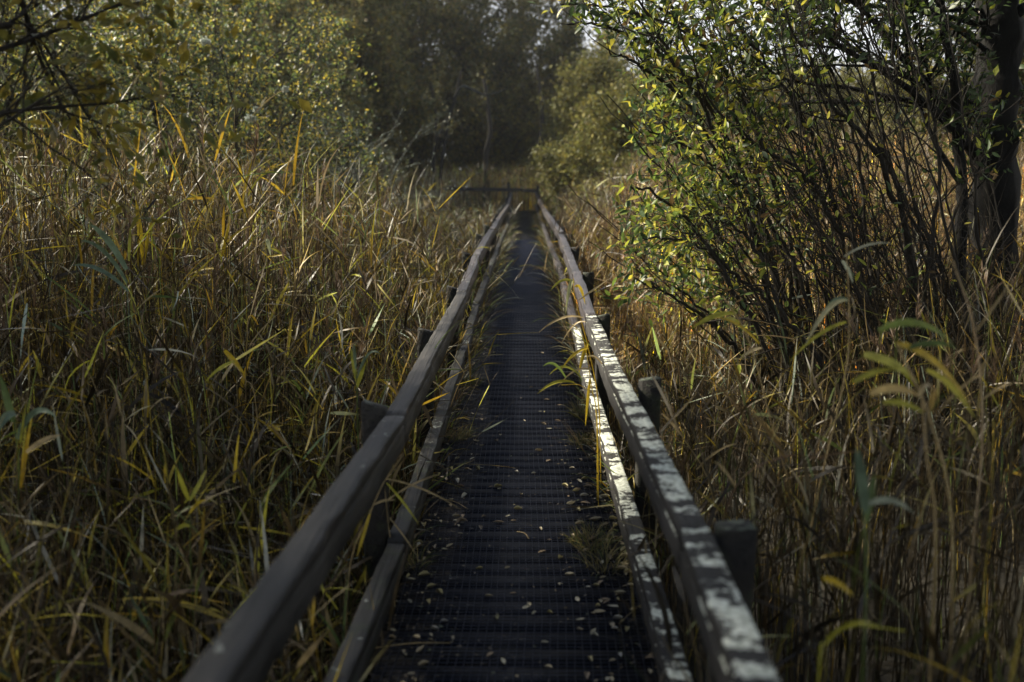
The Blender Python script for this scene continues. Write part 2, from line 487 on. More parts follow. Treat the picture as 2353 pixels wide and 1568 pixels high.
def pick(n, w, g):
    """n colours with shares w=(straw, yellow, green, pale)"""
    ks = ['straw', 'yellow', 'green', 'pale']
    w = np.array(w, float) / sum(w)
    k = g.choice(4, n, p=w)
    out = np.zeros((n, 3))
    for i_, nm in enumerate(ks):
        m_ = k == i_
        pal = np.array(REED[nm])
        out[m_] = pal[g.integers(0, len(pal), m_.sum())]
    m_ = np.where(k[:, None] == 0, np.exp(g.normal(-.98, .8, (n, 1))), np.exp(g.normal(-.12, .45, (n, 1))))
    return np.minimum(out * m_, .72)


def strips(bag, base, dirh, elev, length, width, droop, col, g, K=6, fold=.0, tipcol=None):
    """curved tapering blades: base (n,3), horizontal heading (n,2)->, start elevation, bending down by droop"""
    n = len(base)
    t = np.linspace(0, 1, K)
    a = elev[:, None] - droop[:, None] * t[None] ** 1.3
    ds = length[:, None] / (K - 1)
    hx = np.cumsum(np.cos(a) * ds, 1) - np.cos(a) * ds
    hz = np.cumsum(np.sin(a) * ds, 1) - np.sin(a) * ds
    D = np.stack([dirh[:, 0], dirh[:, 1]], -1)
    side0 = np.stack([-D[:, 1], D[:, 0]], -1)
    cur = g.normal(0, .10, n)[:, None] * (t[None] ** 2) * length[:, None]
    C = np.zeros((n, K, 3))
    C[..., 0] = base[:, None, 0] + D[:, None, 0] * hx + side0[:, None, 0] * cur
    C[..., 1] = base[:, None, 1] + D[:, None, 1] * hx + side0[:, None, 1] * cur
    C[..., 2] = base[:, None, 2] + hz
    tw = g.normal(0, .7, n)[:, None] + g.normal(0, .8, n)[:, None] * t[None]
    nrm = np.stack([-np.sin(a) * D[:, None, 0], -np.sin(a) * D[:, None, 1], np.cos(a)], -1)
    sd = np.zeros((n, K, 3)); sd[..., :2] = side0[:, None]
    S = sd * np.cos(tw)[..., None] + nrm * np.sin(tw)[..., None]
    prof = np.interp(t, [0, .12, .35, .6, 1], [.45, .85, 1, .7, .03])
    W = width[:, None] * prof[None] * .5
    V = np.stack([C - S * W[..., None], C + S * W[..., None]], 2)
    q = np.arange(K - 1)
    f1 = np.stack([2 * q, 2 * q + 1, 2 * q + 3, 2 * q + 2], -1)
    F = (f1[None] + (np.arange(n) * 2 * K)[:, None, None]).reshape(-1, 4)
    cc = np.repeat(col[:, None], 2 * K, 1)
    if tipcol is not None:
        tt = np.repeat(t, 2)[None, :, None]
        cc = cc * (1 - tt ** 2) + tipcol[:, None] * tt ** 2
    bag.add(V.reshape(-1, 3), F, cc.reshape(-1, 3))


def plumes(bag, tip, dirt, size, g, m=26):
    """drooping feathery heads"""
    n = len(tip)
    t = g.uniform(0, 1, (n, m))
    base = tip[:, None] + (t[..., None] - .9) * size[:, None, None] * dirt[:, None]
    az = g.uniform(0, 2 * np.pi, (n, m)); az = az * .5 + g.uniform(0, 6.28, (n, 1))
    d = np.stack([np.cos(az), np.sin(az)], -1).reshape(-1, 2)
    L = (size[:, None] * (.55 - .32 * t) * g.uniform(.6, 1.2, (n, m))).ravel()
    col = np.array([.17, .115, .075]) * g.uniform(.6, 1.5, (n * m, 1))
    strips(bag, base.reshape(-1, 3), d, g.uniform(.9, 1.45, n * m), L, np.full(n * m, .0065), g.uniform(.3, 1.2, n * m), col, g, 4)


def reed_bed(pos, H, g, shares, nleaf=8, leafL=(.22, .56), leafW=(.006, .019), stemr=.0034, lean=.085, plume=.12, K=6, S=6, tint=1.):
    """stems with their blades standing at pos (n,2)"""
    n = len(pos)
    bag = Bag()
    az = g.uniform(0, 2 * np.pi, n)
    ln = np.abs(g.normal(0, lean, n)) + (g.random(n) < .10) * g.uniform(.2, .7, n)
    base = np.stack([pos[:, 0], pos[:, 1], ground_z(pos[:, 0], pos[:, 1])], -1)
    t = np.linspace(0, 1, S)
    D = np.stack([np.cos(az), np.sin(az), np.zeros(n)], -1)
    arc = np.minimum(ln, 1.1)
    C = base[:, None] + D[:, None] * (H * np.sin(arc))[:, None, None] * (t ** 1.7)[None, :, None]
    C[..., 2] += (H * np.cos(arc * .7))[:, None] * t[None]
    C[:, 1:-1, :2] += g.normal(0, .008, (n, S - 2, 2))
    # stems: three-sided
    th = np.arange(3) * 2.094
    r = stemr * g.uniform(.7, 1.4, n)[:, None] * (1 - .55 * t)[None]
    ring = np.stack([np.cos(th), np.sin(th), np.zeros(3)], -1)
    V = C[:, :, None] + r[:, :, None, None] * ring[None, None]
    q = np.arange(S - 1)[:, None] * 3; j = np.arange(3)[None]; j2 = (j + 1) % 3
    f = np.stack([q + j, q + j2, q + 3 + j2, q + 3 + j], -1).reshape(-1, 4)
    F = (f[None] + (np.arange(n) * S * 3)[:, None, None]).reshape(-1, 4)
    sc = pick(n, (8, .5, .8, .3), g) * g.choice([.8, 1.25, 1.7], (n, 1)) * tint
    bag.add(V.reshape(-1, 3), F, np.repeat(sc, S * 3, 0))
    # blades
    L = nleaf
    tl = np.clip(g.uniform(.12, 1.0, (n, L)) ** .5, .05, .99)
    k = np.minimum((tl * (S - 1)).astype(int), S - 2); u = tl * (S - 1) - k
    ii = np.arange(n)[:, None]
    B = C[ii, k] * (1 - u[..., None]) + C[ii, k + 1] * u[..., None]
    azl = (g.uniform(0, 2 * np.pi, (n, 1)) + np.arange(L)[None] * np.pi + g.normal(0, .7, (n, L)))
    d = np.stack([np.cos(azl), np.sin(azl)], -1).reshape(-1, 2)
    NL = n * L
    keep = g.random(NL) < .9
    hs = np.repeat(np.clip(H / 1.8, .75, 1.1), L)
    colr = pick(n, shares, g)                    # a stem's blades share a hue, more or less
    col = np.where(g.random((NL, 1)) < .55, np.repeat(colr, L, 0), pick(NL, shares, g))
    low = (tl.ravel() < .70)
    col[low] = pick(low.sum(), (8, .25, .3, .15), g)
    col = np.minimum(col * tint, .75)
    elev = np.where(g.random(NL) < .6, g.uniform(.75, 1.45, NL), g.uniform(.0, .9, NL)); droop = np.abs(g.normal(.1, .45, NL))
    brk = g.random(NL) < .14
    elev[brk] = g.uniform(-1.2, .2, brk.sum())
    wid = g.uniform(*leafW, NL) * g.choice([.4, .7, 1.25], NL, p=[.45, .38, .17]) * np.where(tl.ravel() > .75, 1.15, .75)
    args = [B.reshape(-1, 3), d, elev, g.uniform(*leafL, NL) * hs, wid, droop, col]
    args = [a[keep] for a in args]
    tip = np.where(g.random((keep.sum(), 1)) < .5, args[-1], pick(keep.sum(), (1, .2, 0, 0), g))
    strips(bag, *args, g, K, tipcol=tip)
    m_ = (g.random(n) < plume) & (H > 1.3)
    if m_.sum():
        dt = norm(C[m_, -1] - C[m_, -2])
        plumes(bag, C[m_, -1], dt, g.uniform(.16, .3, m_.sum()), g)
    return bag


def scatter(g, x0, x1, y0, y1, dens, keepf):
    n = int((x1 - x0) * (y1 - y0) * dens)
    p = np.stack([g.uniform(x0, x1, n), g.uniform(y0, y1, n)], -1)
    k = keepf(p[:, 0], p[:, 1])
    return p[g.random(n) < k]


def edge_dist(x, y):
    return np.abs(x - pc(y)) - .60


def in_view(x, y, pad=1.2):
    a = np.abs(x) - .53 * y
    return np.where(a < pad, 1., np.where(a < 7, .25, 0.))


def left_keep(x, y):
    return in_view(x, y) * (x < pc(y)) * (edge_dist(x, y) > -.02)


def hl(p, g):
    """height of the left reeds: tall out in the bed, low by the rail and near the viewer"""
    d = edge_dist(p[:, 0], p[:, 1]); y = p[:, 1]
    top = np.interp(y, [1.5, 3, 5, 7, 9, 13, 18, 30], [.55, .85, 1.4, 2.0, 2.2, 1.7, 1.4, 1.2])
    e = np.interp(d, [0, .5, 1.6, 3], [.52, .62, .9, 1.0])
    e = np.maximum(e, np.interp(y, [8, 16], [0, .75]))
    return top * e * (.56 + .62 * g.random(len(p)) ** 1.5 + .30 * (g.random(len(p)) < .035)) + .10


g = np.random.default_rng(11)
p = scatter(g, -11, .2, -1.5, 7.5, 310, left_keep)
bag = reed_bed(p, hl(p, g), g, (8, 2.5, 1.1, .5), 4)
o = link('reed_bed', bag.mesh('reed_bed', M['reed']))
tag(o, 'dense near bed of dry brown reeds with yellow and green blades left of the boardwalk', 'reeds', kind='stuff')
p = scatter(g, -15, .3, 7.5, 15, 135, left_keep)
bag = reed_bed(p, hl(p, g), g, (8, 2.0, .8, .5), 5, K=5)
o = link('reed_bed', bag.mesh('reed_bed', M['reed']))
tag(o, 'tawny reeds in front of the yellow leaved bushes on the left', 'reeds', kind='stuff')
p = scatter(g, -22, .5, 15, 40, 26, left_keep)
bag = reed_bed(p, hl(p, g), g, (8, .7, 1, .6), 7, (.25, .5), (.012, .028), .004, K=4, S=5)
o = link('reed_bed', bag.mesh('reed_bed', M['reed']))
tag(o, 'distant dull brown reeds left of the far half of the boardwalk', 'reeds', kind='stuff')


def right_keep(x, y):
    return in_view(x, y) * (x > pc(y)) * (edge_dist(x, y) > -.02)


def hr(p, g):
    d = edge_dist(p[:, 0], p[:, 1]); y = p[:, 1]
    top = np.interp(y, [1.2, 2.5, 4, 6, 9, 14, 20, 30], [1.2, 1.6, 1.6, 1.3, 1.4, 2.2, 2.3, 2.1])
    e = np.interp(d, [0, .3, 1., 2.2], [.40, .5, .72, 1.0])
    return top * e * g.uniform(.7, 1.15, len(p)) + .12


p = scatter(g, .3, 11, -1.5, 8, 105, lambda x, y: right_keep(x, y) * np.interp(x - pc(y), [1.3, 2.0], [1, .8]))
bag = reed_bed(p, hr(p, g), g, (9, .8, 1.1, .3), 4, lean=.2, tint=.62)  # tint darkens this bed: shade on the right side put into its colour
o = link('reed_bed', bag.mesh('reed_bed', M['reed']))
tag(o, 'near straw brown reeds under the willow bush right of the lichen covered rail', 'reeds', kind='stuff')
p = scatter(g, .3, 16, 8, 17, 120, right_keep)
bag = reed_bed(p, hr(p, g), g, (9, .4, .3, .2), 6, K=5, tint=np.array([2.1, 1.9, 1.7]))  # tint lifts the colours in place of sunlight that misses this bed
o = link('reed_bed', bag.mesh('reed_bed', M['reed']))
tag(o, 'brown reeds brightened as if sunlit, seen behind the willow stems on the right', 'reeds', kind='stuff')
p = scatter(g, .4, 20, 17, 40, 22, right_keep)
bag = reed_bed(p, hr(p, g), g, (9, .5, .8, .3), 7, (.25, .5), (.012, .028), .004, K=4, S=5)
o = link('reed_bed', bag.mesh('reed_bed', M['reed']))
tag(o, 'distant brown reeds right of the far half of the boardwalk', 'reeds', kind='stuff')
p = scatter(g, -9, 10, 43.6, 50, 30, lambda x, y: np.ones(len(x)))
bag = reed_bed(p, g.uniform(1.3, 2.3, len(p)), g, (8, 1, 1.5, .2), 7, (.3, .55), (.015, .03), .005, K=4, S=4, tint=np.array([3., 2.9, 2.6]))  # bed lies in shade; the strong tint paints it as if lit
o = link('reed_bed', bag.mesh('reed_bed', M['reed']))
tag(o, 'reeds brightened as if sunlit, standing behind the crosswise railing at the far end', 'reeds', kind='stuff')

# ---- single reeds that stand out


def blade(P0, P1, width, droop, col, seed, K=9, twist=.5):
    """one folded blade from P0 to P1, bowed upward by droop"""
    g = np.random.default_rng(seed)
    P0 = np.asarray(P0, float); P1 = np.asarray(P1, float)
    t = np.linspace(0, 1, K)
    L = np.linalg.norm(P1 - P0)
    C = P0 + (P1 - P0) * t[:, None]
    C[:, 2] += droop * L * 4 * t * (1 - t)
    d = norm(np.gradient(C, axis=0))
    ref = np.array([g.normal(0, .3), -1., .5])       # blade turned roughly broadside to the walkway
    s = norm(np.cross(d, ref)); nn = np.cross(s, d)
    a = twist * (t - .5) + g.normal(0, .25)
    S = s * np.cos(a)[:, None] + nn * np.sin(a)[:, None]
    W = width * .5 * np.sin(np.pi * np.clip(.15 + .85 * t, 0, 1)) ** .7; W[-1] = .0006
    mid = C + nn * (-W * .35)[:, None]
    V = np.concatenate([C - S * W[:, None], mid, C + S * W[:, None]])
    q = np.arange(K - 1)
    F = np.concatenate([np.stack([q, q + K, q + K + 1, q + 1], -1), np.stack([q + K, q + 2 * K, q + 2 * K + 1, q + K + 1], -1)])
    c = np.asarray(col) * np.concatenate([1 - .25 * t, .85 - .1 * t, 1 - .2 * t])[:, None]
    return V, F, c


YEL, YG, GRN, BLU, STR, BRN = (.66, .48, .04), (.48, .46, .06), (.12, .18, .05), (.17, .24, .16), (.48, .37, .19), (.22, .14, .07)


def single_reed(label, pts, Y, r, blades, plume=0., stemcol=STR, cat='reed', seed=1, base=None):
    """pts: photo positions of the stem from low to tip at distance Y (a number or per-point)"""
    Ys = np.broadcast_to(Y, (len(pts),))
    P = [at(px, py, yy) for (px, py), yy in zip(pts, Ys)]
    if base is None:                                  # take the stem down to the marsh
        dn = np.array(P[0]); dn[2] = float(ground_z(dn[0], dn[1])) - .03
        if P[0][2] > dn[2] + .1:
            dn[0] += (P[0][0] - P[1][0]) * .25
            P = [dn] + P
    root = empty('reed', tuple(P[0]))
    tag(root, label, cat, 'single reeds that stand out of the beds')
    C = spline(P, 16)
    b = Bag(); b.add(*tube(C, r * np.linspace(1, .5, 16), 5), np.array(stemcol)); link('stem', b.mesh('stem', M['reed'], True), root)
    for q, (a, e, w, dr, c) in enumerate(blades):
        yy = float(Ys[-1])
        ya = yy; yb = yy + random.uniform(-.12, .12)
        b = Bag(); b.add(*blade(at(*a, ya), at(*e, yb), w, dr, c, seed * 31 + q)); link('leaf_blade', b.mesh('leaf_blade', M['reed'], True), root)
    if plume:
        b = Bag(); plumes(b, C[-1:], norm(C[-1:] - C[-3:-2]), np.array([plume]), np.random.default_rng(seed), 60)
        link('plume', b.mesh('plume', M['reed']), root)
    return root


H = single_reed
H('tallest reed of the left bed with an open feathery brown head', [(474, 460), (468, 330), (466, 262)], 7.0, .0035,
  [((468, 330), (472, 295), .012, .0, YEL), ((476, 420), (540, 360), .012, .15, BRN)], .30, seed=2)
H('reed with a narrow upright brown plume left of the tallest reed', [(350, 470), (354, 400), (360, 318)], 7.2, .003,
  [((352, 400), (300, 420), .012, .2, STR), ((345, 430), (296, 372), .014, .05, YG)], .22, seed=3)
H('reed with a slim brown plume and yellow upright blades right of the tallest reed', [(560, 470), (582, 390), (594, 300)], 7.2, .003,
  [((556, 470), (580, 362), .018, .02, YEL), ((570, 450), (640, 400), .014, .25, YG), ((560, 420), (545, 365), .015, 0, YEL)], .24, seed=4)
H('reed carrying a pair of broad bright yellow blades in the left bed', [(322, 700), (326, 640), (330, 560)], 6.2, .0035,
  [((330, 600), (312, 458), .033, .0, (.66, .48, .03)), ((328, 610), (352, 488), .028, .02, YEL), ((326, 640), (262, 690), .018, .3, YG)], 0, seed=5)
H('reed with long blue green blades arching left in the left bed', [(300, 900), (296, 740), (290, 640)], 5.2, .0045,
  [((291, 620), (205, 515), .034, .12, BLU), ((292, 650), (186, 553), .024, .18, BLU), ((295, 670), (165, 610), .028, .15, BLU), ((296, 600), (300, 520), .016, .05, YG)], 0, BLU, seed=6)
H('reed with a fan of glowing yellow blades at the top of the left bed', [(505, 700), (508, 620), (512, 540)], 6.6, .0032,
  [((510, 590), (530, 500), .022, .02, YEL), ((510, 600), (486, 540), .018, .05, YG), ((511, 570), (575, 520), .016, .1, YEL), ((508, 620), (420, 640), .016, .1, YEL), ((512, 545), (515, 470), .018, 0, (.6, .38, .02))], 0, YG, seed=7)
H('reed with a folded pale blade like a hook above the yellow fan', [(612, 700), (613, 620), (610, 552)], 6.6, .003,
  [((611, 552), (622, 590), .03, .3, (.6, .62, .35)), ((613, 570), (665, 600), .02, .1, YG), ((612, 590), (655, 585), .012, .0, YEL)], 0, YG, seed=8)
H('slim reed with a tuft of green blades close to the left rail', [(822, 980), (820, 900), (818, 850)], 4.6, .0035,
  [((820, 880), (806, 800), .022, .0, YG), ((820, 890), (842, 830), .018, .02, YG), ((820, 870), (875, 815), .012, .3, BLU), ((818, 850), (812, 790), .026, .0, BLU)], 0, GRN, seed=9)
H('low reed with two yellow green blades spread in a V', [(438, 1290), (437, 1220), (434, 1160)], 3.5, .003,
  [((434, 1150), (404, 1072), .017, -.03, YG), ((436, 1150), (474, 1078), .016, -.03, YG), ((436, 1180), (474, 1150), .012, .1, YEL), ((438, 1210), (392, 1235), .014, .2, YG)], 0, GRN, seed=10)
H('broad mottled yellow blade hanging over a thin reed in the middle of the left bed', [(590, 950), (560, 870), (522, 815)], 4.6, .0028,
  [((516, 806), (562, 862), .024, .04, YEL), ((540, 830), (470, 880), .014, .1, YG)], 0, STR, seed=11)
H('blue green reed with drooping blades at the left edge of the picture', [(40, 1250), (44, 1080), (30, 960)], 3.6, .004,
  [((30, 970), (0, 860), .028, .0, GRN), ((38, 1010), (130, 960), .024, .25, BLU), ((36, 950), (-10, 1000), .03, .2, BLU), ((46, 1020), (60, 920), .020, .0, YG), ((60, 1040), (140, 1000), .018, .1, STR)], 0, GRN, seed=12)
H('orange yellow reed blade standing alone low in the left bed', [(335, 1000), (338, 950), (336, 900)], 4.4, .0026,
  [((337, 925), (336, 888), .018, 0, YG), ((337, 960), (334, 880), .022, .0, YEL), ((338, 950), (400, 915), .012, .2, STR)], 0, STR, seed=13)
H('bent yellow reed pushing through the right rail', [(1378, 960), (1352, 800), (1322, 690), (1318, 640)], [5.6, 5.6, 5.4, 5.3], .004,
  [((1320, 650), (1265, 668), .015, .25, YG), ((1318, 645), (1300, 720), .02, .3, (.55, .55, .25)), ((1322, 660), (1345, 700), .02, .3, YEL),
   ((1340, 730), (1238, 765), .014, .15, STR), ((1352, 800), (1290, 850), .016, .15, YEL), ((1350, 790), (1330, 860), .02, .1, YEL), ((1330, 690), (1400, 640), .010, .0, STR), ((1345, 740), (1290, 790), .010, .2, STR)], 0, YEL, seed=14)
H('dry straw reed leaning against the inner side of the right rail', [(1372, 985), (1358, 880), (1338, 770), (1300, 740)], 5.3, .0032,
  [((1356, 870), (1345, 980), .016, .05, YEL), ((1360, 850), (1282, 890), .010, .2, STR), ((1350, 820), (1400, 870), .012, .2, STR)], 0, YEL, seed=15)
H('low reed with bright lime blades reaching over the deck from the right rail', [(1372, 960), (1340, 890), (1290, 885)], 5.2, .003,
  [((1320, 880), (1234, 906), .018, .15, (.5, .45, .05)), ((1300, 868), (1248, 842), .016, .3, (.28, .38, .08)), ((1335, 868), (1262, 862), .012, .3, YG)], 0, YEL, seed=16)
H('pale dry reed with a drooping tuft of cream blades in front of the willow stems', [(1860, 1240), (1935, 900), (1952, 760), (1945, 560)], 3.6, .004,
  [((1950, 690), (1850, 795), .018, .2, (.55, .52, .30)), ((1950, 690), (1890, 720), .014, .25, BLU), ((1952, 680), (1966, 735), .014, .2, STR), ((1940, 590), (2050, 560), .008, .1, (.6, .6, .45)), ((1935, 600), (1960, 650), .014, .1, (.6, .65, .5)), ((1945, 740), (1815, 830), .013, .1, YG)], 0, STR, seed=17)
H('blurred reed with broad yellow green blades at the right in front of the old trunk', [(2190, 1300), (2150, 1000), (2060, 790)], [2.6, 2.6, 2.7], .005,
  [((2020, 760), (2190, 790), .022, .15, (.25, .33, .07)), ((1985, 815), (2110, 880), .024, .1, (.66, .62, .12)), ((2060, 790), (2230, 930), .022, .12, (.66, .48, .06)), ((2090, 800), (2200, 800), .018, .1, GRN), ((2130, 850), (2240, 960), .016, .1, (.6, .55, .1)), ((1960, 880), (2060, 850), .016, .1, YG)], 0, STR, seed=18)  # blade colours raised: sunlight painted onto a reed that stands in shade
H('blurred reed with an orange tan blade lying flat at the right', [(2150, 1300), (2130, 1050), (2120, 920)], 2.5, .0045,
  [((2000, 905), (2115, 912), .022, .1, (.72, .52, .2)), ((2110, 912), (2150, 905), .012, .2, STR), ((2030, 925), (2125, 950), .015, .1, YG), ((2150, 900), (2140, 950), .013, .2, (.55, .38, .12))], 0, STR, seed=19)
H('broad blue green blade low in the foreground right of the rail', [(1985, 1500), (1990, 1280), (1986, 1180)], 2.3, .004,
  [((1990, 1180), (1968, 1030), .030, .05, BLU), ((1992, 1160), (2100, 1180), .016, .15, (.3, .34, .25)), ((1990, 1200), (2010, 1090), .018, .0, GRN)], 0, GRN, seed=20)
H('long dry stalk bowed across the lower right reeds', [(2230, 1330), (2258, 1000), (2240, 760), (2190, 600)], 3.0, .005,
  [((2250, 800), (2170, 830), .009, .1, STR), ((2255, 860), (2150, 960), .009, .1, STR), ((2258, 920), (2330, 880), .009, .1, STR), ((2245, 760), (2330, 640), .007, .0, STR)], 0, (.45, .35, .22), seed=21)
H('tall bare straw stalk crossing the willow stems toward upper right', [(1840, 1240), (1780, 1000), (1720, 780), (1660, 680)], 4.0, .0045,
  [((1750, 800), (1700, 825), .014, .1, (.55, .45, .25)), ((1745, 790), (1640, 730), .012, .1, YEL), ((1690, 720), (1590, 755), .022, .1, YG), ((1700, 745), (1660, 735), .02, .1, YG)], 0, STR, seed=22)
H('yellow green stalk curling through the reeds at the bottom right corner', [(1880, 1568), (1900, 1480), (1960, 1440), (2080, 1450)], 2.2, .004,
  [((1890, 1330), (1960, 1370), .014, .1, YEL), ((1900, 1470), (2020, 1440), .010, .15, YG)], 0, YG, seed=23)


H('dry reeds poking through the left handrail and out over the deck edge', [(905, 1330), (892, 1200), (880, 1090)], 3.9, .003,
  [((884, 1100), (1060, 1172), .008, .06, STR), ((888, 1110), (962, 1205), .012, .04, YG), ((890, 1150), (1010, 1090), .008, .05, STR), ((895, 1190), (960, 1280), .007, .03, STR), ((886, 1120), (840, 1200), .010, .1, YEL)], 0, STR, seed=24)
H('slanting dry stalk in the gap between the two left rails', [(800, 1330), (850, 1180), (905, 1060)], 3.6, .0035,
  [((850, 1180), (820, 1280), .012, .0, YEL), ((880, 1110), (930, 1040), .009, .0, STR), ((860, 1160), (910, 1150), .008, .1, STR)], 0, STR, seed=25)
H('dry forked reed crossing low in front of the right lichen rail', [(1640, 1150), (1560, 990), (1530, 900)], 4.2, .0035,
  [((1560, 990), (1490, 850), .016, .05, (.5, .42, .3)), ((1550, 960), (1600, 905), .010, .0, STR), ((1565, 1000), (1520, 950), .012, .05, STR), ((1600, 1080), (1690, 1020), .009, .1, STR)], 0, STR, seed=26)
H('long arching brown stalk bowed low over the right reeds', [(1640, 1330), (1690, 1120), (1800, 1050), (1900, 1055)], 3.2, .004,
  [((1880, 1052), (1985, 1040), .006, .05, BRN), ((1690, 1120), (1640, 1060), .010, .1, STR)], 0, (.2, .12, .07), seed=27)

# ------------------------------------------------------------------ trees and bushes
def leaf_tpl(k):
    """leaf along +X, unit length, unit width, folded on its midrib"""
    if k == 0:                       # far leaf: two triangles
        return np.array([[0, 0, 0], [.45, .5, .12], [1, 0, 0], [.45, -.5, .12]], float), np.array([[0, 2, 1], [0, 3, 2]])
    xs_ = np.array([.0, .22, .5, .78, 1.]); w = np.array([.0, .40, .5, .30, .0]); z = np.array([0, .03, .03, -.02, -.12])
    V = [[x_, 0, zz] for x_, zz in zip(xs_, z)]
    V += [[x_, ww, zz + ww * .3] for x_, ww, zz in zip(xs_[1:4], w[1:4], z[1:4])]
    V += [[x_, -ww, zz + ww * .3] for x_, ww, zz in zip(xs_[1:4], w[1:4], z[1:4])]
    F = [[0, 1, 5], [1, 6, 5], [1, 2, 6], [2, 7, 6], [2, 3, 7], [3, 4, 7], [0, 8, 1], [1, 8, 9], [1, 9, 2], [2, 9, 10], [2, 10, 3], [3, 10, 4]]
    return np.array(V, float), np.array(F)


def put_leaves(bag, P, D, L, W, col, g, k=0, up=.6):
    """leaves at P heading D, upper side roughly up"""
    n = len(P)
    if n == 0: return
    T, F = leaf_tpl(k)
    D = norm(D)
    u = norm(np.stack([g.normal(0, 1, n), g.normal(0, 1, n), g.normal(0, 1, n) + up * 2], -1))
    S = norm(np.cross(u, D)); N_ = np.cross(D, S)
    V = P[:, None] + T[None, :, :1] * (L[:, None, None] * D[:, None]) + T[None, :, 1:2] * (W[:, None, None] * S[:, None]) + T[None, :, 2:3] * (W[:, None, None] * N_[:, None])
    FF = (F[None] + (np.arange(n) * len(T))[:, None, None]).reshape(-1, 3)
    bag.add(V.reshape(-1, 3), FF, np.repeat(col, len(T), 0))


def palette(n, cols, w, g, v=.25):
    cols = np.array(cols); k = g.choice(len(cols), n, p=np.array(w) / sum(w))
    return cols[k] * g.uniform(1 - v, 1 + v, (n, 1))


def sub_branches(g, C, rad, count, lo, hi, length, spread, up=.3, n=7, wander=.09):
    """side branches from curves C (b,m,3) with radii rad (b,m): returns curves (b*count,n,3) and their base radii"""
    b, m_ = C.shape[:2]
    N_ = b * count
    bi = np.repeat(np.arange(b), count)
    t = g.uniform(lo, hi, N_); f = np.minimum(t * (m_ - 1), m_ - 1.001); k = f.astype(int); f = (f - k)[:, None]
    p0 = C[bi, k] * (1 - f) + C[bi, k + 1] * f
    d = norm(C[bi, k + 1] - C[bi, k])
    side = norm(np.cross(d, g.normal(0, 1, (N_, 3))))
    a = g.normal(spread, .2, N_)[:, None]
    dd = norm(d * np.cos(a) + side * np.sin(a) + np.array([0, 0, up]) * g.random((N_, 1)))
    L = length * g.uniform(.45, 1.15, N_) * (1.1 - .5 * t)
    out = np.zeros((N_, n, 3)); out[:, 0] = p0
    for q in range(1, n):
        dd = norm(dd + g.normal(0, wander, (N_, 3)) + np.array([0, 0, up * .06]))
        out[:, q] = out[:, q - 1] + dd * (L / (n - 1))[:, None]
    return out, np.minimum(rad[bi, k] * .6, .012 * L + .002)


def tubes(bag, C, rad, sides=3):
    """many thin tubes at once: C (b,n,3), rad (b,n)"""
    b, n = C.shape[:2]
    T = norm(np.gradient(C, axis=1))
    A = norm(np.cross(T, np.array([.31, .17, .93]))); B = np.cross(T, A)
    th = np.arange(sides) * 2 * math.pi / sides
    V = C[:, :, None] + rad[..., None, None] * (np.cos(th)[:, None] * A[:, :, None] + np.sin(th)[:, None] * B[:, :, None])
    i = np.arange(n - 1)[:, None] * sides; j = np.arange(sides)[None]; j2 = (j + 1) % sides
    f = np.stack([i + j, i + j2, i + sides + j2, i + sides + j], -1).reshape(-1, 4)
    bag.add(V.reshape(-1, 3), (f[None] + (np.arange(b) * n * sides)[:, None, None]).reshape(-1, 4))


def twig_leaves(g, C, per, jit=.0):
    """leaf attachment points and headings along twigs (b,n,3)"""
    b, n = C.shape[:2]
    t = g.uniform(.08, 1., (b, per)) * (n - 1); t[:, 0] = n - 1.001
    t = t.ravel(); bi = np.repeat(np.arange(b), per)
    k = np.minimum(t.astype(int), n - 2); f = (t - k)[:, None]
    p = C[bi, k] * (1 - f) + C[bi, k + 1] * f
    d = norm(C[bi, k + 1] - C[bi, k])
    s_ = norm(np.cross(d, g.normal(0, 1, d.shape)))
    return p + (g.normal(0, jit, p.shape) if jit else 0), d * .6 + s_ * .8 + np.array([0, 0, -.12])


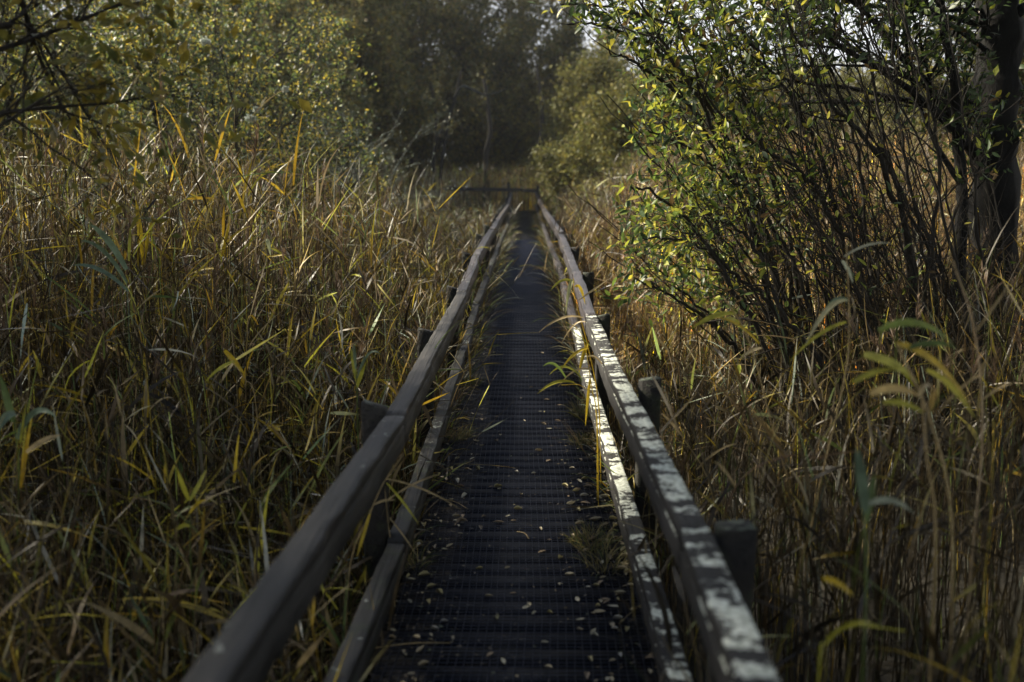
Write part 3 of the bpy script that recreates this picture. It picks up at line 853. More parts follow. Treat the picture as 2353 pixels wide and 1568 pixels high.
def tree_thing(name, label, cat, base, stems, leaves, seed, bark, leafmat=None, lcols=None, lw=None, leafL=.06, ratio=.42, k=0,
               n1=7, n2=6, l1=1., l2=.45, step=.05, group=None, lo=.3, split=False, twig_sides=3, up=.3, jit=0., spread=.75, lo2=.2, thin=None, inside=None):
    """stems: list of (curve, r0, r1). Grows two further orders of branches; leaves sit on the last"""
    g = np.random.default_rng(seed)
    root = empty(name, tuple(base)); tag(root, label, cat, group)
    allb = Bag(); twigs = []
    part = 'stem' if split else 'trunk'
    for C, r0, r1 in stems:
        b = Bag() if split else allb
        rr = np.linspace(r0, r1, len(C)) if np.ndim(r0) == 0 else r0
        b.add(*tube(C, rr, 7, int(g.integers(1e6))))
        C1, q1 = sub_branches(g, C[None], rr[None], n1, lo, 1., l1, spread, up)
        if inside is not None: kp = inside(C1[:, -1]); C1, q1 = C1[kp], q1[kp]
        if len(C1) == 0:
            if split: link(part, b.mesh(part, bark, True), root)
            continue
        R1 = q1[:, None] * np.linspace(1, .35, C1.shape[1])
        tubes(b, C1, R1, 4)
        C2, q2 = sub_branches(g, C1, R1, n2, lo2, 1., l2, .7, up * .6, 5)
        if inside is not None: kp = inside(C2[:, -1]) & (g.random(len(C2)) < np.interp(C2[:, -1, 0] / C2[:, -1, 1], [.2, .3], [1, .45])); C2, q2 = C2[kp], q2[kp]
        tubes(b, C2, q2[:, None] * np.linspace(1, .3, 5), twig_sides)
        twigs.append(C2)
        if split: link(part, b.mesh(part, bark, True), root)
    if not split: link(part, allb.mesh(part, bark, True), root)
    if leaves and twigs:
        P, D = twig_leaves(g, np.concatenate(twigs), max(2, int(l2 * .65 / step)), jit)
        n = len(P)
        sz = leafL * g.uniform(.55, 1.25, n)
        if thin is not None:
            kp = g.random(n) < thin(P); P, D, sz, n = P[kp], D[kp], sz[kp], int(kp.sum())
        b = Bag(); put_leaves(b, P, D, sz, sz * ratio * g.uniform(.75, 1.2, n), palette(n, lcols, lw, g), g, k)
        link('crown', b.mesh('crown', leafmat), root)
    return root


def wander(g, P0, d, L, n, w, up=.0):
    d = norm(np.asarray(d, float)); pts = [np.asarray(P0, float)]
    for _ in range(n - 1):
        d = norm(d + g.normal(0, w, 3) + np.array([0, 0, up])); pts.append(pts[-1] + d * L / (n - 1))
    return np.array(pts)


SALLOW = [(.16, .23, .045), (.05, .085, .03), (.40, .43, .06), (.50, .45, .06), (.13, .085, .035), (.09, .13, .07)]
SW = [3, 4, 3, 1.7, 1.2, 1.3]

# right: the many-stemmed willow bush, its long shoots leaning out to the walkway
g = np.random.default_rng(31)
hand = [
    [(1850, 960, 7.0), (1780, 620, 6.9), (1731, 447, 6.8), (1669, 373, 6.7), (1611, 232, 6.6), (1544, 137, 6.5), (1491, 37, 6.4), (1430, -60, 6.3)],
    [(2150, 1050, 7.0), (2083, 538, 6.9), (2050, 456, 6.9), (2025, 373, 6.8), (1979, 307, 6.8), (1913, 249, 6.7), (1876, 166, 6.7), (1818, 54, 6.6), (1780, -40, 6.6)],
    [(2120, 1050, 7.4), (2075, 497, 7.3), (2050, 414, 7.3), (2033, 352, 7.2), (2017, 249, 7.2), (1996, 124, 7.2), (1979, 25, 7.2), (1960, -80, 7.1)],
    [(2200, 1050, 7.2), (2141, 600, 7.1), (2108, 497, 7.1), (2079, 373, 7.1), (2062, 249, 7.1), (2058, 145, 7.0), (2042, 21, 7.0), (2030, -100, 7.0)],
    [(2040, 1000, 6.8), (1979, 621, 6.8), (1917, 518, 6.7), (1876, 435, 6.7), (1834, 393, 6.6), (1772, 352, 6.6), (1640, 250, 6.5), (1560, 60, 6.5)],
    [(1960, 1020, 6.7), (1860, 720, 6.6), (1800, 560, 6.6), (1690, 420, 6.5), (1560, 330, 6.4), (1490, 300, 6.3)],
    [(1900, 1010, 6.6), (1800, 760, 6.5), (1700, 640, 6.4), (1600, 560, 6.3), (1470, 545, 6.2)],
    [(1930, 1010, 6.5), (1760, 800, 6.4), (1670, 640, 6.3), (1590, 520, 6.3), (1500, 440, 6.2), (1450, 430, 6.1)],
    [(2000, 1020, 7.2), (1950, 650, 7.1), (1900, 400, 7.1), (1800, 200, 7.0), (1690, 60, 7.0), (1600, -60, 7)],
    [(2080, 1040, 7.6), (2000, 600, 7.6), (1960, 300, 7.6), (1880, 100, 7.5), (1800, -90, 7.5)],
    [(1880, 990, 7.4), (1830, 700, 7.4), (1760, 480, 7.3), (1680, 240, 7.3), (1600, 90, 7.2), (1420, 20, 7.1), (1290, 10, 7.0)],
    [(1860, 1000, 7.6), (1760, 560, 7.5), (1640, 260, 7.4), (1500, 110, 7.3), (1380, 60, 7.2), (1290, 55, 7.2)],
    [(1900, 1000, 7.8), (1800, 500, 7.7), (1680, 180, 7.6), (1520, 20, 7.5), (1400, -25, 7.4), (1285, -15, 7.4)],
    [(1840, 1000, 7.2), (1740, 560, 7.1), (1630, 320, 7.0), (1530, 190, 7.0), (1450, 140, 7.0), (1400, 120, 7.0)],
    [(1870, 1000, 6.9), (1720, 850, 6.8), (1650, 760, 6.7), (1560, 690, 6.6), (1460, 640, 6.5)],
    [(1990, 1040, 6.3), (1900, 860, 6.2), (1800, 720, 6.2), (1730, 560, 6.2), (1650, 500, 6.1)],
    [(2150, 1060, 6.6), (2120, 760, 6.6), (2160, 400, 6.6), (2110, 150, 6.6), (2040, -60, 6.6)],
]
stems = []
for c in hand:
    P = [at(*q) for q in c]
    P[0][2] = float(ground_z(P[0][0], P[0][1])) - .05
    C = spline(P, 34); C[2:-1] += g.normal(0, .008, (31, 3))
    big = g.uniform(.015, .027)
    stems.append((C, big, .006))
for _ in range(75):                                   # thinner shoots between them
    bx = g.uniform(1830, 2340); yb = g.uniform(6.4, 8.2)
    P0 = at(bx, 1000, yb); P0[2] = float(ground_z(P0[0], P0[1])) - .05
    tx_, ty_ = bx - g.uniform(40, 560), g.uniform(-150, 560)
    Pt = at(tx_, ty_, yb - g.uniform(-.2, .6))
    Pm = P0 * .5 + Pt * .5 + np.array([g.uniform(0, .22), 0, g.uniform(-.05, .2)])
    C = spline([P0, Pm, Pt], 24); C[2:-1] += g.normal(0, .010, (21, 3))
    stems.append((C, g.uniform(.006, .017), .003))
def willow_shape(P):
    py = HORIZ - (P[:, 2] - EYE) / P[:, 1] * FPX
    lim = np.interp(py, [-60, 20, 70, 120, 200, 290, 400, 560, 690, 760, 900], [1215, 1245, 1330, 1410, 1490, 1462, 1442, 1410, 1435, 1640, 1800])
    return P[:, 0] / P[:, 1] * FPX + CX > lim + np.random.default_rng(3).normal(0, 48, len(P))


tree_thing('willow_bush', 'large many stemmed willow bush with yellow green leaves leaning toward the right rail', 'bush',
           at(2050, 1040, 7.0), stems, True, 32, M['bark'], M['leaf'], SALLOW, SW, .070, .36, 1, 14, 6, .66, .34, .050, split=True, lo=.34, up=.2, lo2=.25, thin=lambda P: np.interp(P[:, 0] / P[:, 1], [.15, .21, .26, .32, .45], [1, .75, .30, .10, .05]) * np.interp(P[:, 2], [.2, 1.0], [.1, 1]), inside=willow_shape)

# the old trunk, thick and lichened, and the slender one before it
g = np.random.default_rng(41)
P = [at(2262, 1080, 8.4), at(2266, 880, 8.4), at(2282, 600, 8.4), at(2288, 300, 8.4), at(2296, 60, 8.4), at(2300, -200, 8.4), at(2330, -500, 8.5)]
P[0][2] = float(ground_z(P[0][0], P[0][1])) - .1
C = spline(P, 40); C[1:-1] += g.normal(0, .012, (38, 3))
st = [(C, np.linspace(.23, .13, 40), .1)]
for a, l_ in (((-.8, -.2, .5), 2.6), ((.7, -.3, .6), 2.4), ((-.5, .5, .6), 2.5), ((.3, .6, .8), 2.2), ((-.9, .1, .25), 2.4), ((-.3, -.6, .7), 2.2), ((-1, .25, .15), 3.2), ((-1, -.1, .3), 3.0), ((-.9, .5, .2), 3.4), ((-1, .1, .05), 2.6), ((-.8, -.4, .25), 2.4)):
    k_ = int(g.integers(17, 34)); st.append((wander(g, C[k_], a, l_, 14, .12, .04), .024 if a[2] < .4 else .05, .007))
tree_thing('old_tree', 'old tree with a thick dark lichen covered trunk at the right edge', 'tree', P[0], st, True, 42, M['shaded_bark'], M['leaf'],
           SALLOW, [3, 7, .8, .3, .8, 2], .08, .42, 0, 16, 9, 1.1, .45, .045, lo=.35)
P = [at(2232, 1080, 7.6), at(2212, 900, 7.6), at(2203, 621, 7.6), at(2211, 497, 7.6), at(2211, 414, 7.6), at(2199, 315, 7.6), at(2195, 207, 7.5), at(2166, 41, 7.5), at(2150, -120, 7.4)]
P[0][2] = float(ground_z(P[0][0], P[0][1])) - .1
C = spline(P, 40)
f = spline([at(2191, 298, 7.5), at(2137, 244, 7.5), at(2062, 186, 7.4), at(1959, 124, 7.4), at(1859, 58, 7.3), at(1780, 20, 7.2)], 20)
f2 = spline([at(2205, 420, 7.6), at(2150, 330, 7.6), at(2100, 200, 7.7), at(2080, 60, 7.7), at(2090, -80, 7.8)], 18)
tree_thing('young_tree', 'slender curved grey stem standing just in front of the thick old trunk', 'tree', P[0],
           [(C, .055, .03), (f, .034, .008), (f2, .022, .008)], True, 43, M['shaded_bark'], M['leaf'], SALLOW, [3, 7, .8, .3, .8, 2], .08, .42, 0, 14, 8, .8, .4, .05, lo=.4)

# left: yellow leaved bushes behind the reeds
YB = [(.52, .46, .08), (.23, .29, .07), (.055, .085, .035), (.60, .45, .06), (.045, .045, .028), (.20, .26, .18)]
YW = [2.3, 2.6, 5, 1.4, 2.5, .9]


def bush(name, label, x, y, rx, rz, nst, seed, cols=YB, w=YW, leafL=.06, bark='bark', n1=14, n2=10, step=.034, l1=1., l2=.5, cat='bush', group=None, lean=(0, 0), k=0, leaves=True, r=.03, z0=None, jit=.03, lo=.25, ratio=.5, leafmat='leaf'):
    g = np.random.default_rng(seed)
    base = np.array([x, y, float(ground_z(x, y)) - .05])
    stems = []
    for q in range(nst):
        az = 6.283 * (q + g.random() * .8) / nst
        sp = math.sqrt(g.uniform(.03, 1)) * rx
        zt = rz * math.sqrt(max(.12, 1 - (sp / rx) ** 2)) * g.uniform(.75, 1.05)
        tip = base + np.array([math.cos(az) * sp + lean[0] * zt, math.sin(az) * sp * .8 + lean[1] * zt, zt])
        b0 = base + np.array([math.cos(az), math.sin(az), 0]) * g.uniform(.02, .25) * min(rx, 1.5)
        mid = b0 * .55 + tip * .45 + np.array([0, 0, .14 * rz]) + g.normal(0, .06 * rx, 3)
        C = spline([b0, mid, tip], 20); C[1:-1] += g.normal(0, .012 * rz / 3, (18, 3))
        stems.append((C, r * g.uniform(.6, 1.3), .006))
    return tree_thing(name, label, cat, base, stems, leaves, seed + 1, M[bark], M[leafmat], cols, w, leafL, ratio, k, n1, n2, l1, l2, step, group, jit=jit, lo=lo)


GB = 'yellow leaved bushes behind the left reeds'
bush('leafy_bush', 'tall yellow flecked bush behind the left reeds, nearest the boardwalk', -4.35, 15.0, 2.75, 5.6, 22, 51, group=GB, n1=18, n2=11, step=.038, lo=.08, l1=1.1, leafL=.060)
lb = bpy.data.objects['leafy_bush']
for px, py, yy, r_ in ((471, 95, 12.6, .055), (575, 272, 12.8, .05), (590, 252, 12.9, .03), (655, 205, 13, .035), (380, 390, 12.2, .04)):
    gg = np.random.default_rng(px); c_ = at(px, py, yy); n = 160
    d_ = norm(gg.normal(0, 1, (n, 3))) * gg.random((n, 1)) ** .4 * r_
    b = Bag(); put_leaves(b, c_ + d_ * np.array([1.3, 1, .8]), gg.normal(0, 1, (n, 3)), np.full(n, .035), np.full(n, .022), palette(n, [(.62, .66, .58), (.48, .54, .46)], [1, 1], gg, .1), gg, 0)
    link('lichen_clump', b.mesh('lichen_clump', M['litter']), lb)
bush('leafy_bush', 'bright yellow green bush at the left edge behind the overhanging branches', -7.6, 14.4, 2.6, 5.8, 20, 53, group=GB, n1=17, n2=11, w=[2.2, 2.4, 5, 1.4, 3, .8], step=.034, lo=.08, l1=1.1, leafL=.065)
bush('leafy_bush', 'darker green bush filling the gap behind the two yellow bushes', -6.2, 19.5, 3.4, 7.0, 20, 55, w=[1.5, 3, 5, 1, 1, .5], group=GB, leafL=.085, n1=17, n2=11, step=.034, lo=.08, l1=1.4)
LIC = [(.12, .14, .06), (.24, .28, .24), (.30, .26, .08), (.10, .10, .06)]
bush('lichen_shrub', 'thin grey lichen covered shrub between the left bushes and the dark centre trees', -3.6, 21.5, 2.5, 4.4, 16, 57, LIC, [3, 2, 1.5, 2], .05, 'grey_bark', 9, 6, .10, 1.2, .5, lo=.2)
bush('low_shrub', 'low dark shrub with few leaves under the lichen covered shrub', -3.2, 17.6, 1.3, 2.5, 10, 58, LIC, [4, 1, 1.5, 3], .05, 'bark', 8, 6, .07, .7, .4, lo=.2)

# far trees that close the view at the end of the walkway
DK = [(.20, .185, .06), (.11, .12, .05), (.27, .22, .055), (.16, .12, .05)]
FARG = 'trees at the end of the boardwalk'


def far_tree(name, label, x, y, rx, h, seed, cols=DK, w=(4, 4, 2, 1.5), leafL=.19, nst=26, cat='tree', n1=22, n2=12, step=.075, bark='bark', r=.09, lo=.08, l1=None, group=FARG):
    return bush(name, label, x, y, rx, h, nst, seed, cols, list(w), leafL, bark, n1, n2, step, rx * .55 if l1 is None else l1, rx * .26, cat, group, r=r, jit=.12, lo=lo, ratio=.6, leafmat='far_leaf')


far_tree('dark_tree', 'broad dark tree at the far end behind the pale bare limb', -5.6, 52, 5.2, 15.2, 61)
far_tree('dark_tree', 'dark olive brown tree straight behind the end of the boardwalk', -1.5, 52, 4.5, 16, 63)
far_tree('dark_tree', 'dark tree right of centre whose top dips to the bright gap of sky', 3.2, 50, 3.8, 10.6, 65)
far_tree('dark_tree', 'tall dark tree closing the view behind the lichen covered shrub', -11, 46, 5.2, 15, 67)
far_tree('dark_tree', 'low dark tree straight over the end of the walkway, under the sky gap', .9, 55, 2.8, 8.0, 66, step=.05)
far_tree('dark_tree', 'dark tree in the gap between the yellow bush and the bare limb', -7.3, 40, 3.8, 12.5, 68)
far_tree('dark_tree', 'thin crowned tree behind the left bushes where sky shows through', -9.0, 34, 4.2, 9.6, 69, step=.11)
far_tree('dark_tree', 'tall tree behind the bushes at the far left', -16, 33, 5, 10, 71, step=.11)
OL = [(.20, .19, .05), (.14, .15, .045), (.26, .22, .05), (.12, .10, .04)]
far_tree('olive_bush', 'rounded olive bush right of the far boardwalk, left of the willow leaves', 3.5, 27, 2.0, 5.0, 73, OL, (4, 4, 2, 1), .12, 18, 'bush', step=.045, r=.05, group=None)
far_tree('olive_bush', 'lower olive bush in front of the dark tree right of centre', 1.9, 33, 1.3, 3.6, 75, OL, (2, 4, 1, 2), .12, 14, 'bush', step=.045, r=.05, group=None)
far_tree('olive_bush', 'taller olive bush behind the rounded one, touching the dark trees', 3.1, 37, 2.2, 7.0, 76, OL, (4, 4, 2, 1), .13, 18, 'bush', step=.05, r=.05, group=None)
far_tree('olive_tree', 'pale olive tree behind the upper leaves of the willow bush', 7.2, 42, 3.6, 7.9, 77, OL, (4, 4, 2, 1), .15, 16, 'tree', group=None)
far_tree('olive_tree', 'hazy low tree seen between the willow stems on the right', 13, 44, 4.5, 7.2, 79, OL, (4, 4, 2, 1), .15, 16, 'tree', group=None)
far_tree('olive_tree', 'dim tree behind the old thick trunk at the far right', 15, 30, 4.6, 8.0, 81, OL, (3, 4, 1, 2), .13, 16, 'tree', group=None)
far_tree('olive_tree', 'dim leafy tree rising behind the slender curved stem on the right', 9.4, 19, 2.6, 7.0, 83, OL, (3, 5, 1, 2), .10, 20, 'tree', step=.05, group=None)
g = np.random.default_rng(85)
bag = Bag(); n = 60000
P = np.stack([g.uniform(-22, 24, n), g.uniform(57, 63, n), g.random(n) ** 1.2 * 8.0 + .4], -1)
L_ = g.uniform(.18, .4, n); put_leaves(bag, P, g.normal(0, 1, (n, 3)), L_, L_ * .6, palette(n, DK, (4, 4, 2, 1.5), g), g, 0)
n = 60000
sd = np.where(g.random(n) < .5, -1, 1)
P = np.stack([sd * (27 + g.uniform(0, 5, n)), g.uniform(-16, 60, n), g.random(n) ** 1.2 * 7.5 + .1], -1)
L_ = g.uniform(.2, .42, n); put_leaves(bag, P, g.normal(0, 1, (n, 3)), L_, L_ * .6, palette(n, DK, (4, 4, 2, 1.5), g), g, 0)
tag(link('far_wood', bag.mesh('far_wood', M['far_leaf'])), 'dark undergrowth of the far wood around the marsh, behind the trees', 'woodland', kind='stuff')
# the pale bare limb and its leaning trunk before the dark trees
g = np.random.default_rng(91)
c1 = spline([at(1010, 420, 43.9), at(1022, 330, 44), at(1035, 260, 44), at(1046, 225, 44), at(1060, 160, 44)], 20)
c1[0, 2] = float(ground_z(c1[0, 0], c1[0, 1])) - .1
c2 = spline([at(1042, 232, 44), at(1060, 200, 43.6), at(1085, 206, 43.4), at(1110, 217, 43.2), at(1140, 214, 43.0), at(1160, 205, 42.8)], 16)
c3 = spline([at(1034, 262, 44), at(1010, 225, 43.8), at(985, 205, 43.6), at(950, 200, 43.4)], 12)
tree_thing('bare_tree', 'leaning tree with a pale crooked bare limb in front of the dark centre trees', 'tree', c1[0],
           [(c1, .08, .05), (c3, .03, .012)], True, 92, M['bark'], M['far_leaf'], DK, [3, 3, 1, 1], .13, .5, 0, 4, 4, 1.2, .6, .3, lo=.4)
b = Bag(); b.add(*tube(c2, np.linspace(.07, .03, 16), 7, 3)); link('bare_limb', b.mesh('bare_limb', M['bare_bark'], True), bpy.data.objects['bare_tree'])
# dark straight trunks standing in the brightened reeds behind the end railing
for q, (px, tp, w_) in enumerate(((1122, 330, .16), (1242, 300, .13), (1000, 340, .14))):
    g = np.random.default_rng(93 + q)
    P = [at(px, 440, 45.5 + q * .6), at(px - 6, 370, 45.5 + q * .6), at(px + 4, tp - 40, 45.5 + q * .6), at(px - 10, tp - 150, 45.5)]
    P[0][2] = float(ground_z(P[0][0], P[0][1])) - .1
    tree_thing('thin_tree', ['thin dark trunk just left of the far end of the boardwalk', 'thin dark trunk just right of the far end of the boardwalk', 'thin dark trunk at the left end of the crosswise railing'][q], 'tree', P[0],
               [(spline(P, 18), w_, w_ * .5)], True, 96 + q, M['bark'], M['far_leaf'], DK, [3, 3, 1, 1], .14, .5, 0, 8, 6, 1.6, .8, .2, lo=.45)

# the near tree at the left: its trunk stands outside the picture, its boughs hang into it
g = np.random.default_rng(101)
bx, by = -3.3, 3.6
base = np.array([bx, by, float(ground_z(bx, by)) - .1])
tr = wander(g, base, (.05, -.02, 1), 5.6, 24, .04, .02)
st = [(tr, .13, .06)]


def bough(pts, Y, r, start):
    C = spline([tr[start]] + [at(*q, yy) for q, yy in zip(pts, np.broadcast_to(Y, (len(pts),)))], 22)
    st.append((C, r, .003))


bough([(-80, 285), (0, 260), (156, 244), (273, 234), (414, 207)], [3.7, 3.8, 3.9, 4.0, 4.1], .013, 9)
bough([(-120, 150), (0, 113), (117, 74), (242, 23), (350, -20)], [3.7, 3.8, 3.9, 4.0, 4.1], .016, 10)
bough([(-60, 60), (0, 62), (60, 20), (110, -60)], [3.7, 3.8, 3.9, 4.1], .012, 11)
bough([(-60, -160), (40, -20), (70, 78), (105, 164), (145, 250), (170, 285)], [3.9, 3.9, 4.0, 4.1, 4.1, 4.2], .016, 13)
bough([(-100, 330), (-20, 300), (120, 215), (180, 195)], [3.6, 3.7, 3.8, 3.9], .008, 9)
for a, l_, k_ in (((.7, .2, .7), 2.8, 14), ((.9, -.3, .5), 3.2, 13), ((.2, .8, .7), 2.2, 16), ((-.6, .3, .7), 2.4, 15), ((.5, -.8, .6), 2.8, 14), ((.9, .1, .9), 2.6, 18), ((-.3, -.7, .7), 2.4, 17), ((.6, -.5, .9), 3.0, 19)):
    st.append((wander(g, tr[k_], a, l_, 16, .09, .02), .04, .008))
tree_thing('willow_tree', 'dark thin boughs of a near tree hanging in at the upper left, out of focus', 'tree', base, st, True, 102, M['bark'], M['leaf'],
           [(.20, .19, .04), (.30, .24, .04), (.12, .14, .04), (.40, .30, .05)], [3, 3, 2, 1], .075, .42, 0, 10, 6, .6, .32, .06, lo=.4)

# unseen trees added behind the viewer and to both sides, to shade the walkway
g = np.random.default_rng(111)
bag, wood = Bag(), Bag()
for x_, y_, r_, h_ in ((-5.5, -4.5, 3.4, 9), (-1.0, -8, 3.6, 10), (4.6, -5, 3.4, 9.5), (7.5, 1.5, 3.0, 9.5), (-6.7, 6.1, 2.7, 9.5), (-5.2, 2.2, 2.4, 9.0), (-8.5, 0, 3, 9), (2.6, -3.2, 2.2, 8.5), (6.2, 5.2, 2.2, 9.5), (9.5, 8.5, 3., 10), (3.2, 2.0, 2.2, 8.6)):
    tr_ = wander(g, (x_, y_, float(ground_z(x_, y_)) - .1), (g.normal(0, .06), g.normal(0, .06), 1), h_ * .9, 14, .04)
    wood.add(*tube(tr_, np.linspace(.15, .04, 14), 7))
    lim = []
    for q in range(14):
        lim.append(wander(g, tr_[int(g.integers(6, 14))], (g.normal(), g.normal(), .5), r_ * g.uniform(.5, 1.25), 8, .12))
        wood.add(*tube(lim[-1], np.linspace(.04, .008, 8), 4))
    n = 9500
    i_ = g.integers(0, 14, n); k_ = g.integers(2, 8, n)
    P = np.array(lim)[i_, k_] + g.normal(0, .42, (n, 3))
    L_ = g.uniform(.10, .2, n)
    put_leaves(bag, P, g.normal(0, 1, (n, 3)), L_, L_ * .5, palette(n, SALLOW, SW, g), g, 0)
o = link('woodland', bag.mesh('woodland', M['far_leaf'])); tag(o, 'unseen trees added to shade the near end of the boardwalk', 'woodland', kind='stuff')
o2 = link('trunk', wood.mesh('trunk', M['bark'], True), o); tag(o2, kind='stuff')

# ------------------------------------------------------------------ fallen leaves on the planks
g = np.random.default_rng(121)
LT = [(.46, .39, .25), (.56, .51, .36), (.30, .22, .13), (.50, .44, .22), (.66, .63, .54), (.42, .34, .22)]
tpl = []
for q in range(10):
    T, F = leaf_tpl(1)
    V = T.copy(); V[:, 0] -= .5
    V[:, 2] = np.abs(V[:, 1]) * g.uniform(.2, 1.3) + (V[:, 0] ** 2) * g.uniform(.1, 1.4) + .02
    V[:, 2] -= V[:, 2].min()
    V *= np.array([1, g.uniform(.26, .46), .6])
    b = Bag(); b.add(V, F, np.array(LT[q % 6]) * g.uniform(.8, 1.1)); tpl.append(b.mesh('fallen_leaf', M['litter']))
n = 0
while n < 290:
    yy = g.gamma(2.8, 1.0) + 2.1
    if yy > 15: continue
    off = np.sign(g.normal()) * g.beta(2.2, 1.35) * .5 if g.random() < .75 else g.uniform(-.5, .5)
    if g.random() < .35: off = g.choice([-1, 1, 1]) * (.5 - .2 * g.random() ** 2)
    q = int(g.integers(10))
    o = bpy.data.objects.new('fallen_leaf', tpl[q]); COL.objects.link(o)
    o.location = (float(pc(yy)) + off, yy, float(pz(yy)) + .0085)
    o.rotation_euler = (g.normal(0, .12), g.normal(0, .12), g.uniform(0, 6.28))
    s_ = (.028 + .034 * g.random() ** 1.3) * float(np.interp(yy, [2, 5], [.52, 1.1])); o.scale = (s_, s_, s_)
    tag(o, 'small dry leaf lying flat on the dark mesh covered planks of the boardwalk', 'fallen leaf', 'fallen leaves on the boardwalk')
    n += 1
g = np.random.default_rng(127)
n = 2600
yy = np.minimum(g.gamma(3.2, 1.5, n) + 1.6, 16); off = np.where(g.random(n) < .75, g.choice([-1, 1], n) * (.52 - .26 * g.random(n) ** 1.6), g.uniform(-.5, .5, n))
P = np.stack([pc(yy) + off, yy, pz(yy) + .0085 + .002 * g.random(n)], -1)
L_ = g.uniform(.006, .026, n)
bag = Bag(); D = np.stack([g.normal(0, 1, n), g.normal(0, 1, n), g.normal(0, .12, n)], -1)
put_leaves(bag, P, D, L_, L_ * g.uniform(.15, .6, n), palette(n, [(.16, .12, .06), (.09, .065, .035), (.30, .25, .14), (.05, .04, .025), (.08, .10, .04)], [3, 4, 1, 3, 1.5], g, .4), g, 0, up=3)
tag(link('leaf_litter', bag.mesh('leaf_litter', M['litter'])), 'crumbs of leaf and straw gathered along the deck edges', 'litter', kind='stuff')
# a few dry stalks lying across the deck
for q, (a, b_, lab) in enumerate((((1010, 1145), (1075, 1170), 'dry straw stalk lying aslant by the left edge of the deck'), ((845, 1492), (1035, 1478), 'long pale stalk lying across the near left planks'),
                                  ((1188, 1222), (1215, 1238), 'short pale twig lying alone in the middle of the deck'), ((1040, 1080), (1085, 1060), 'thin curved straw on the deck beside the left mid rail'))):
    def on_deck(px, py):
        lo_, hi_ = 1.5, 30.
        for _ in range(40):
            m_ = (lo_ + hi_) / 2
            if at(px, py, m_)[2] > pz(m_) + .012: lo_ = m_
            else: hi_ = m_
        return at(px, py, lo_)
    A, B = on_deck(*a), on_deck(*b_)
    mid = (A + B) / 2 + np.array([.01, .015, .004])
    bb = Bag(); bb.add(*tube(spline([A, mid, B], 10), .0022, 4), np.array(STR)); o = link('dry_stalk', bb.mesh('dry_stalk', M['reed']))
    tag(o, lab, 'dry stalk')

# ------------------------------------------------------------------ tufts of grass and moss along the deck
g = np.random.default_rng(131)


def tuft(label, x, y, rad, h, n, seed, cols=((.12, .15, .05), (.24, .20, .08), (.32, .27, .12)), width=.004):
    g = np.random.default_rng(seed)
    b = Bag()
    r = rad * np.sqrt(g.random(n)); a = g.uniform(0, 6.28, n)
    P = np.stack([x + r * np.cos(a), y + r * np.sin(a) * 1.4, np.full(n, float(pz(y)) + .001)], -1)
    az = a + g.normal(0, .8, n)
    strips(b, P, np.stack([np.cos(az), np.sin(az)], -1), g.uniform(.5, 1.5, n), h * g.uniform(.4, 1.2, n), np.full(n, width), g.uniform(.3, 1.8, n), palette(n, cols, [1] * len(cols), g), g, 5)
    o = link('grass_tuft', b.mesh('grass_tuft', M['grass']))
    tag(o, label, 'grass tuft', 'grass tufts growing through the deck edges')


def deck_xy(px, py):
    Y_ = EYE * FPX / (py - HORIZ)
    return float((px - CX) / FPX * Y_), float(Y_)


for q, (px, py, rad, h, n, lab) in enumerate((
        (1052, 1015, .08, .13, 130, 'small green grass tuft at the left deck edge, third back from the viewer'),
        (1085, 905, .07, .15, 80, 'straw coloured tuft at the left deck edge beyond the small green tuft'),
        (1368, 1275, .10, .09, 240, 'mossy pale tuft flattened on the deck beside the right mid rail'),
        (1402, 1330, .10, .12, 120, 'dark green tuft nearest the viewer beside the right mid rail'),
        (1345, 1030, .09, .12, 130, 'grey green tuft at the right deck edge under the lichen patches'),
        (1335, 960, .08, .16, 110, 'dry tuft under the bent yellow reed at the right rail'),
        (940, 1330, .06, .14, 60, 'thin dark tuft nearest the viewer at the left deck edge'),
        (1085, 830, .09, .25, 90, 'tall dry grass tuft leaning over the left deck edge'))):
    tuft(lab, *deck_xy(px, py), rad, h, n, 140 + q)
# long grass arching over the far deck
g = np.random.default_rng(151)
bag = Bag()
n = 2000
yy = 4.5 + 32 * g.random(n); sd = np.where(g.random(n) < .5, -1, 1)
P = np.stack([pc(yy) + sd * np.interp(yy, [4, 12], [.53, .42]) + sd * g.uniform(0, .18, n), yy, pz(yy) - .05], -1)
az = np.where(sd > 0, np.pi, 0) + g.normal(0, .8, n)
strips(bag, P, np.stack([np.cos(az), np.sin(az)], -1), g.uniform(.9, 1.5, n), g.uniform(.25, .7, n) * np.interp(yy, [4, 11], [.4, 1]), g.uniform(.005, .012, n), g.uniform(.8, 2.2, n), pick(n, (6, .6, 2, .8), g), g, 6)
o = link('grass_fringe', bag.mesh('grass_fringe', M['grass']))
tag(o, 'fringe of long grass arching over both edges of the boardwalk', 'grass', kind='stuff')

# ------------------------------------------------------------------ thin morning haze
m, nt, N = nodes('haze_air')
pv = N('ShaderNodeVolumePrincipled'); pv.inputs['Color'].default_value = (.80, .86, .95, 1); pv.inputs['Density'].default_value = HAZE; pv.inputs['Anisotropy'].default_value = .2
o = N('ShaderNodeOutputMaterial'); nt.links.new(pv.outputs[0], o.inputs['Volume'])
b = Bag(); b.add(hexa(-70, 70, -25, 80, -3, 22), box_faces()); tag(link('haze', b.mesh('haze', m)), kind='stuff')

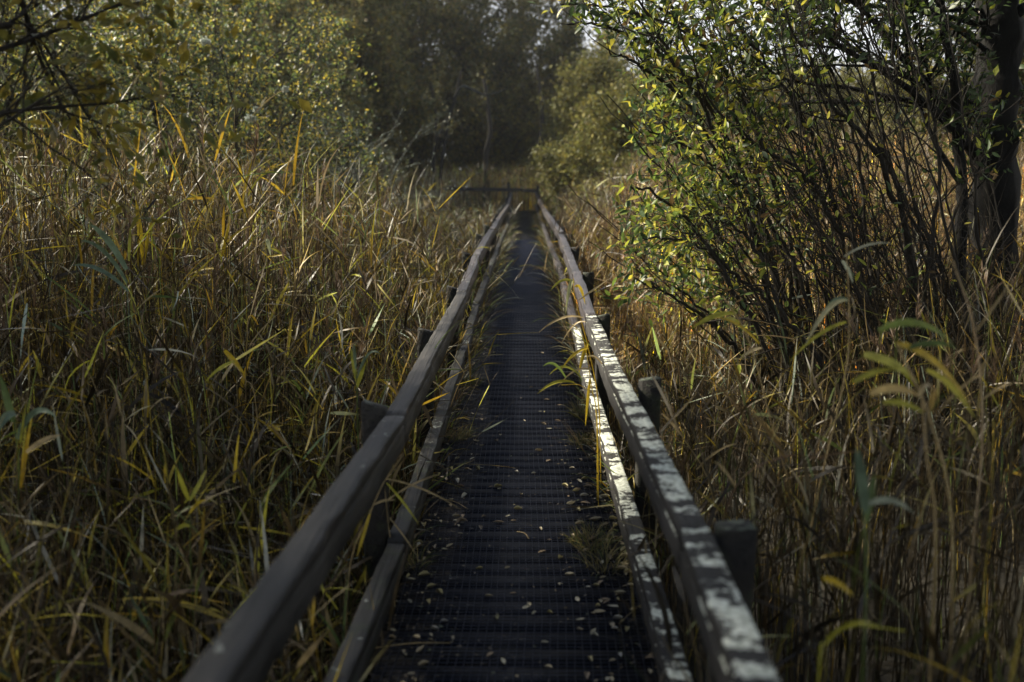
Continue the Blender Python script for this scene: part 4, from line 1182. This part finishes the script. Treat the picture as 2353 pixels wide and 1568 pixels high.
# ------------------------------------------------------------------ light, sky, camera
SUN_EL, SUN_AZ = math.radians(37), math.radians(-68)      # azimuth from +Y, negative to the left
to_sun = Vector((math.sin(SUN_AZ) * math.cos(SUN_EL), math.cos(SUN_AZ) * math.cos(SUN_EL), math.sin(SUN_EL)))
ld = bpy.data.lights.new('sun', 'SUN'); ld.energy = 4.9; ld.angle = math.radians(5); ld.color = (1., .90, .70)
so = bpy.data.objects.new('sun', ld); COL.objects.link(so)
so.rotation_euler = (-to_sun).to_track_quat('-Z', 'Y').to_euler(); so.location = to_sun * 60

w = bpy.data.worlds.new('World'); SC.world = w; w.use_nodes = True
nt = w.node_tree; nt.nodes.clear()
sky = nt.nodes.new('ShaderNodeTexSky'); sky.sky_type = 'NISHITA'; sky.sun_disc = False
sky.sun_elevation = SUN_EL; sky.sun_rotation = SUN_AZ
sky.air_density = 1.0; sky.dust_density = 4.0; sky.ozone_density = 1.0
bg = nt.nodes.new('ShaderNodeBackground'); bg.inputs[1].default_value = .05
out = nt.nodes.new('ShaderNodeOutputWorld')
tcw = nt.nodes.new('ShaderNodeTexCoord')
cl = nt.nodes.new('ShaderNodeTexNoise'); cl.inputs['Scale'].default_value = 2.2; cl.inputs['Detail'].default_value = 5
nt.links.new(tcw.outputs['Generated'], cl.inputs['Vector'])
cf = ramp(nt, cl.outputs[0], [(.25, (.8,) * 3), (.65, (1.,) * 3)])
cm = nt.nodes.new('ShaderNodeMix'); cm.data_type = 'RGBA'; cm.inputs[7].default_value = (7.4, 7.7, 8.3, 1)
sz = nt.nodes.new('ShaderNodeSeparateXYZ'); nt.links.new(tcw.outputs['Generated'], sz.inputs[0])
gr = ramp(nt, sz.outputs[2], [(.30, (9.0, 9.2, 9.6)), (.50, (3.9, 4.4, 5.4)), (.75, (1.7, 2.15, 3.3))])
nt.links.new(gr, cm.inputs[7])
nt.links.new(cf, cm.inputs[0]); nt.links.new(sky.outputs[0], cm.inputs[6])
nt.links.new(cm.outputs[2], bg.inputs[0]); nt.links.new(bg.outputs[0], out.inputs[0])

cam = bpy.data.cameras.new('camera'); co = bpy.data.objects.new('camera', cam); COL.objects.link(co)
co.location = (0, 0, EYE); co.rotation_euler = (math.radians(90) - PITCH, 0, 0)
cam.lens = 35; cam.sensor_width = 36; cam.clip_start = .05; cam.clip_end = 2000
cam.dof.use_dof = True; cam.dof.focus_distance = 6.6; cam.dof.aperture_fstop = 1.6; cam.dof.aperture_blades = 0
SC.camera = co
SC.view_settings.view_transform = 'Standard'; SC.view_settings.look = 'None'
SC.view_settings.exposure = 1.5; SC.view_settings.gamma = 1
SC.render.engine = 'CYCLES'
SC.cycles.max_bounces = 6; SC.cycles.diffuse_bounces = 3; SC.cycles.glossy_bounces = 2; SC.cycles.transmission_bounces = 3
SC.cycles.use_denoising = True
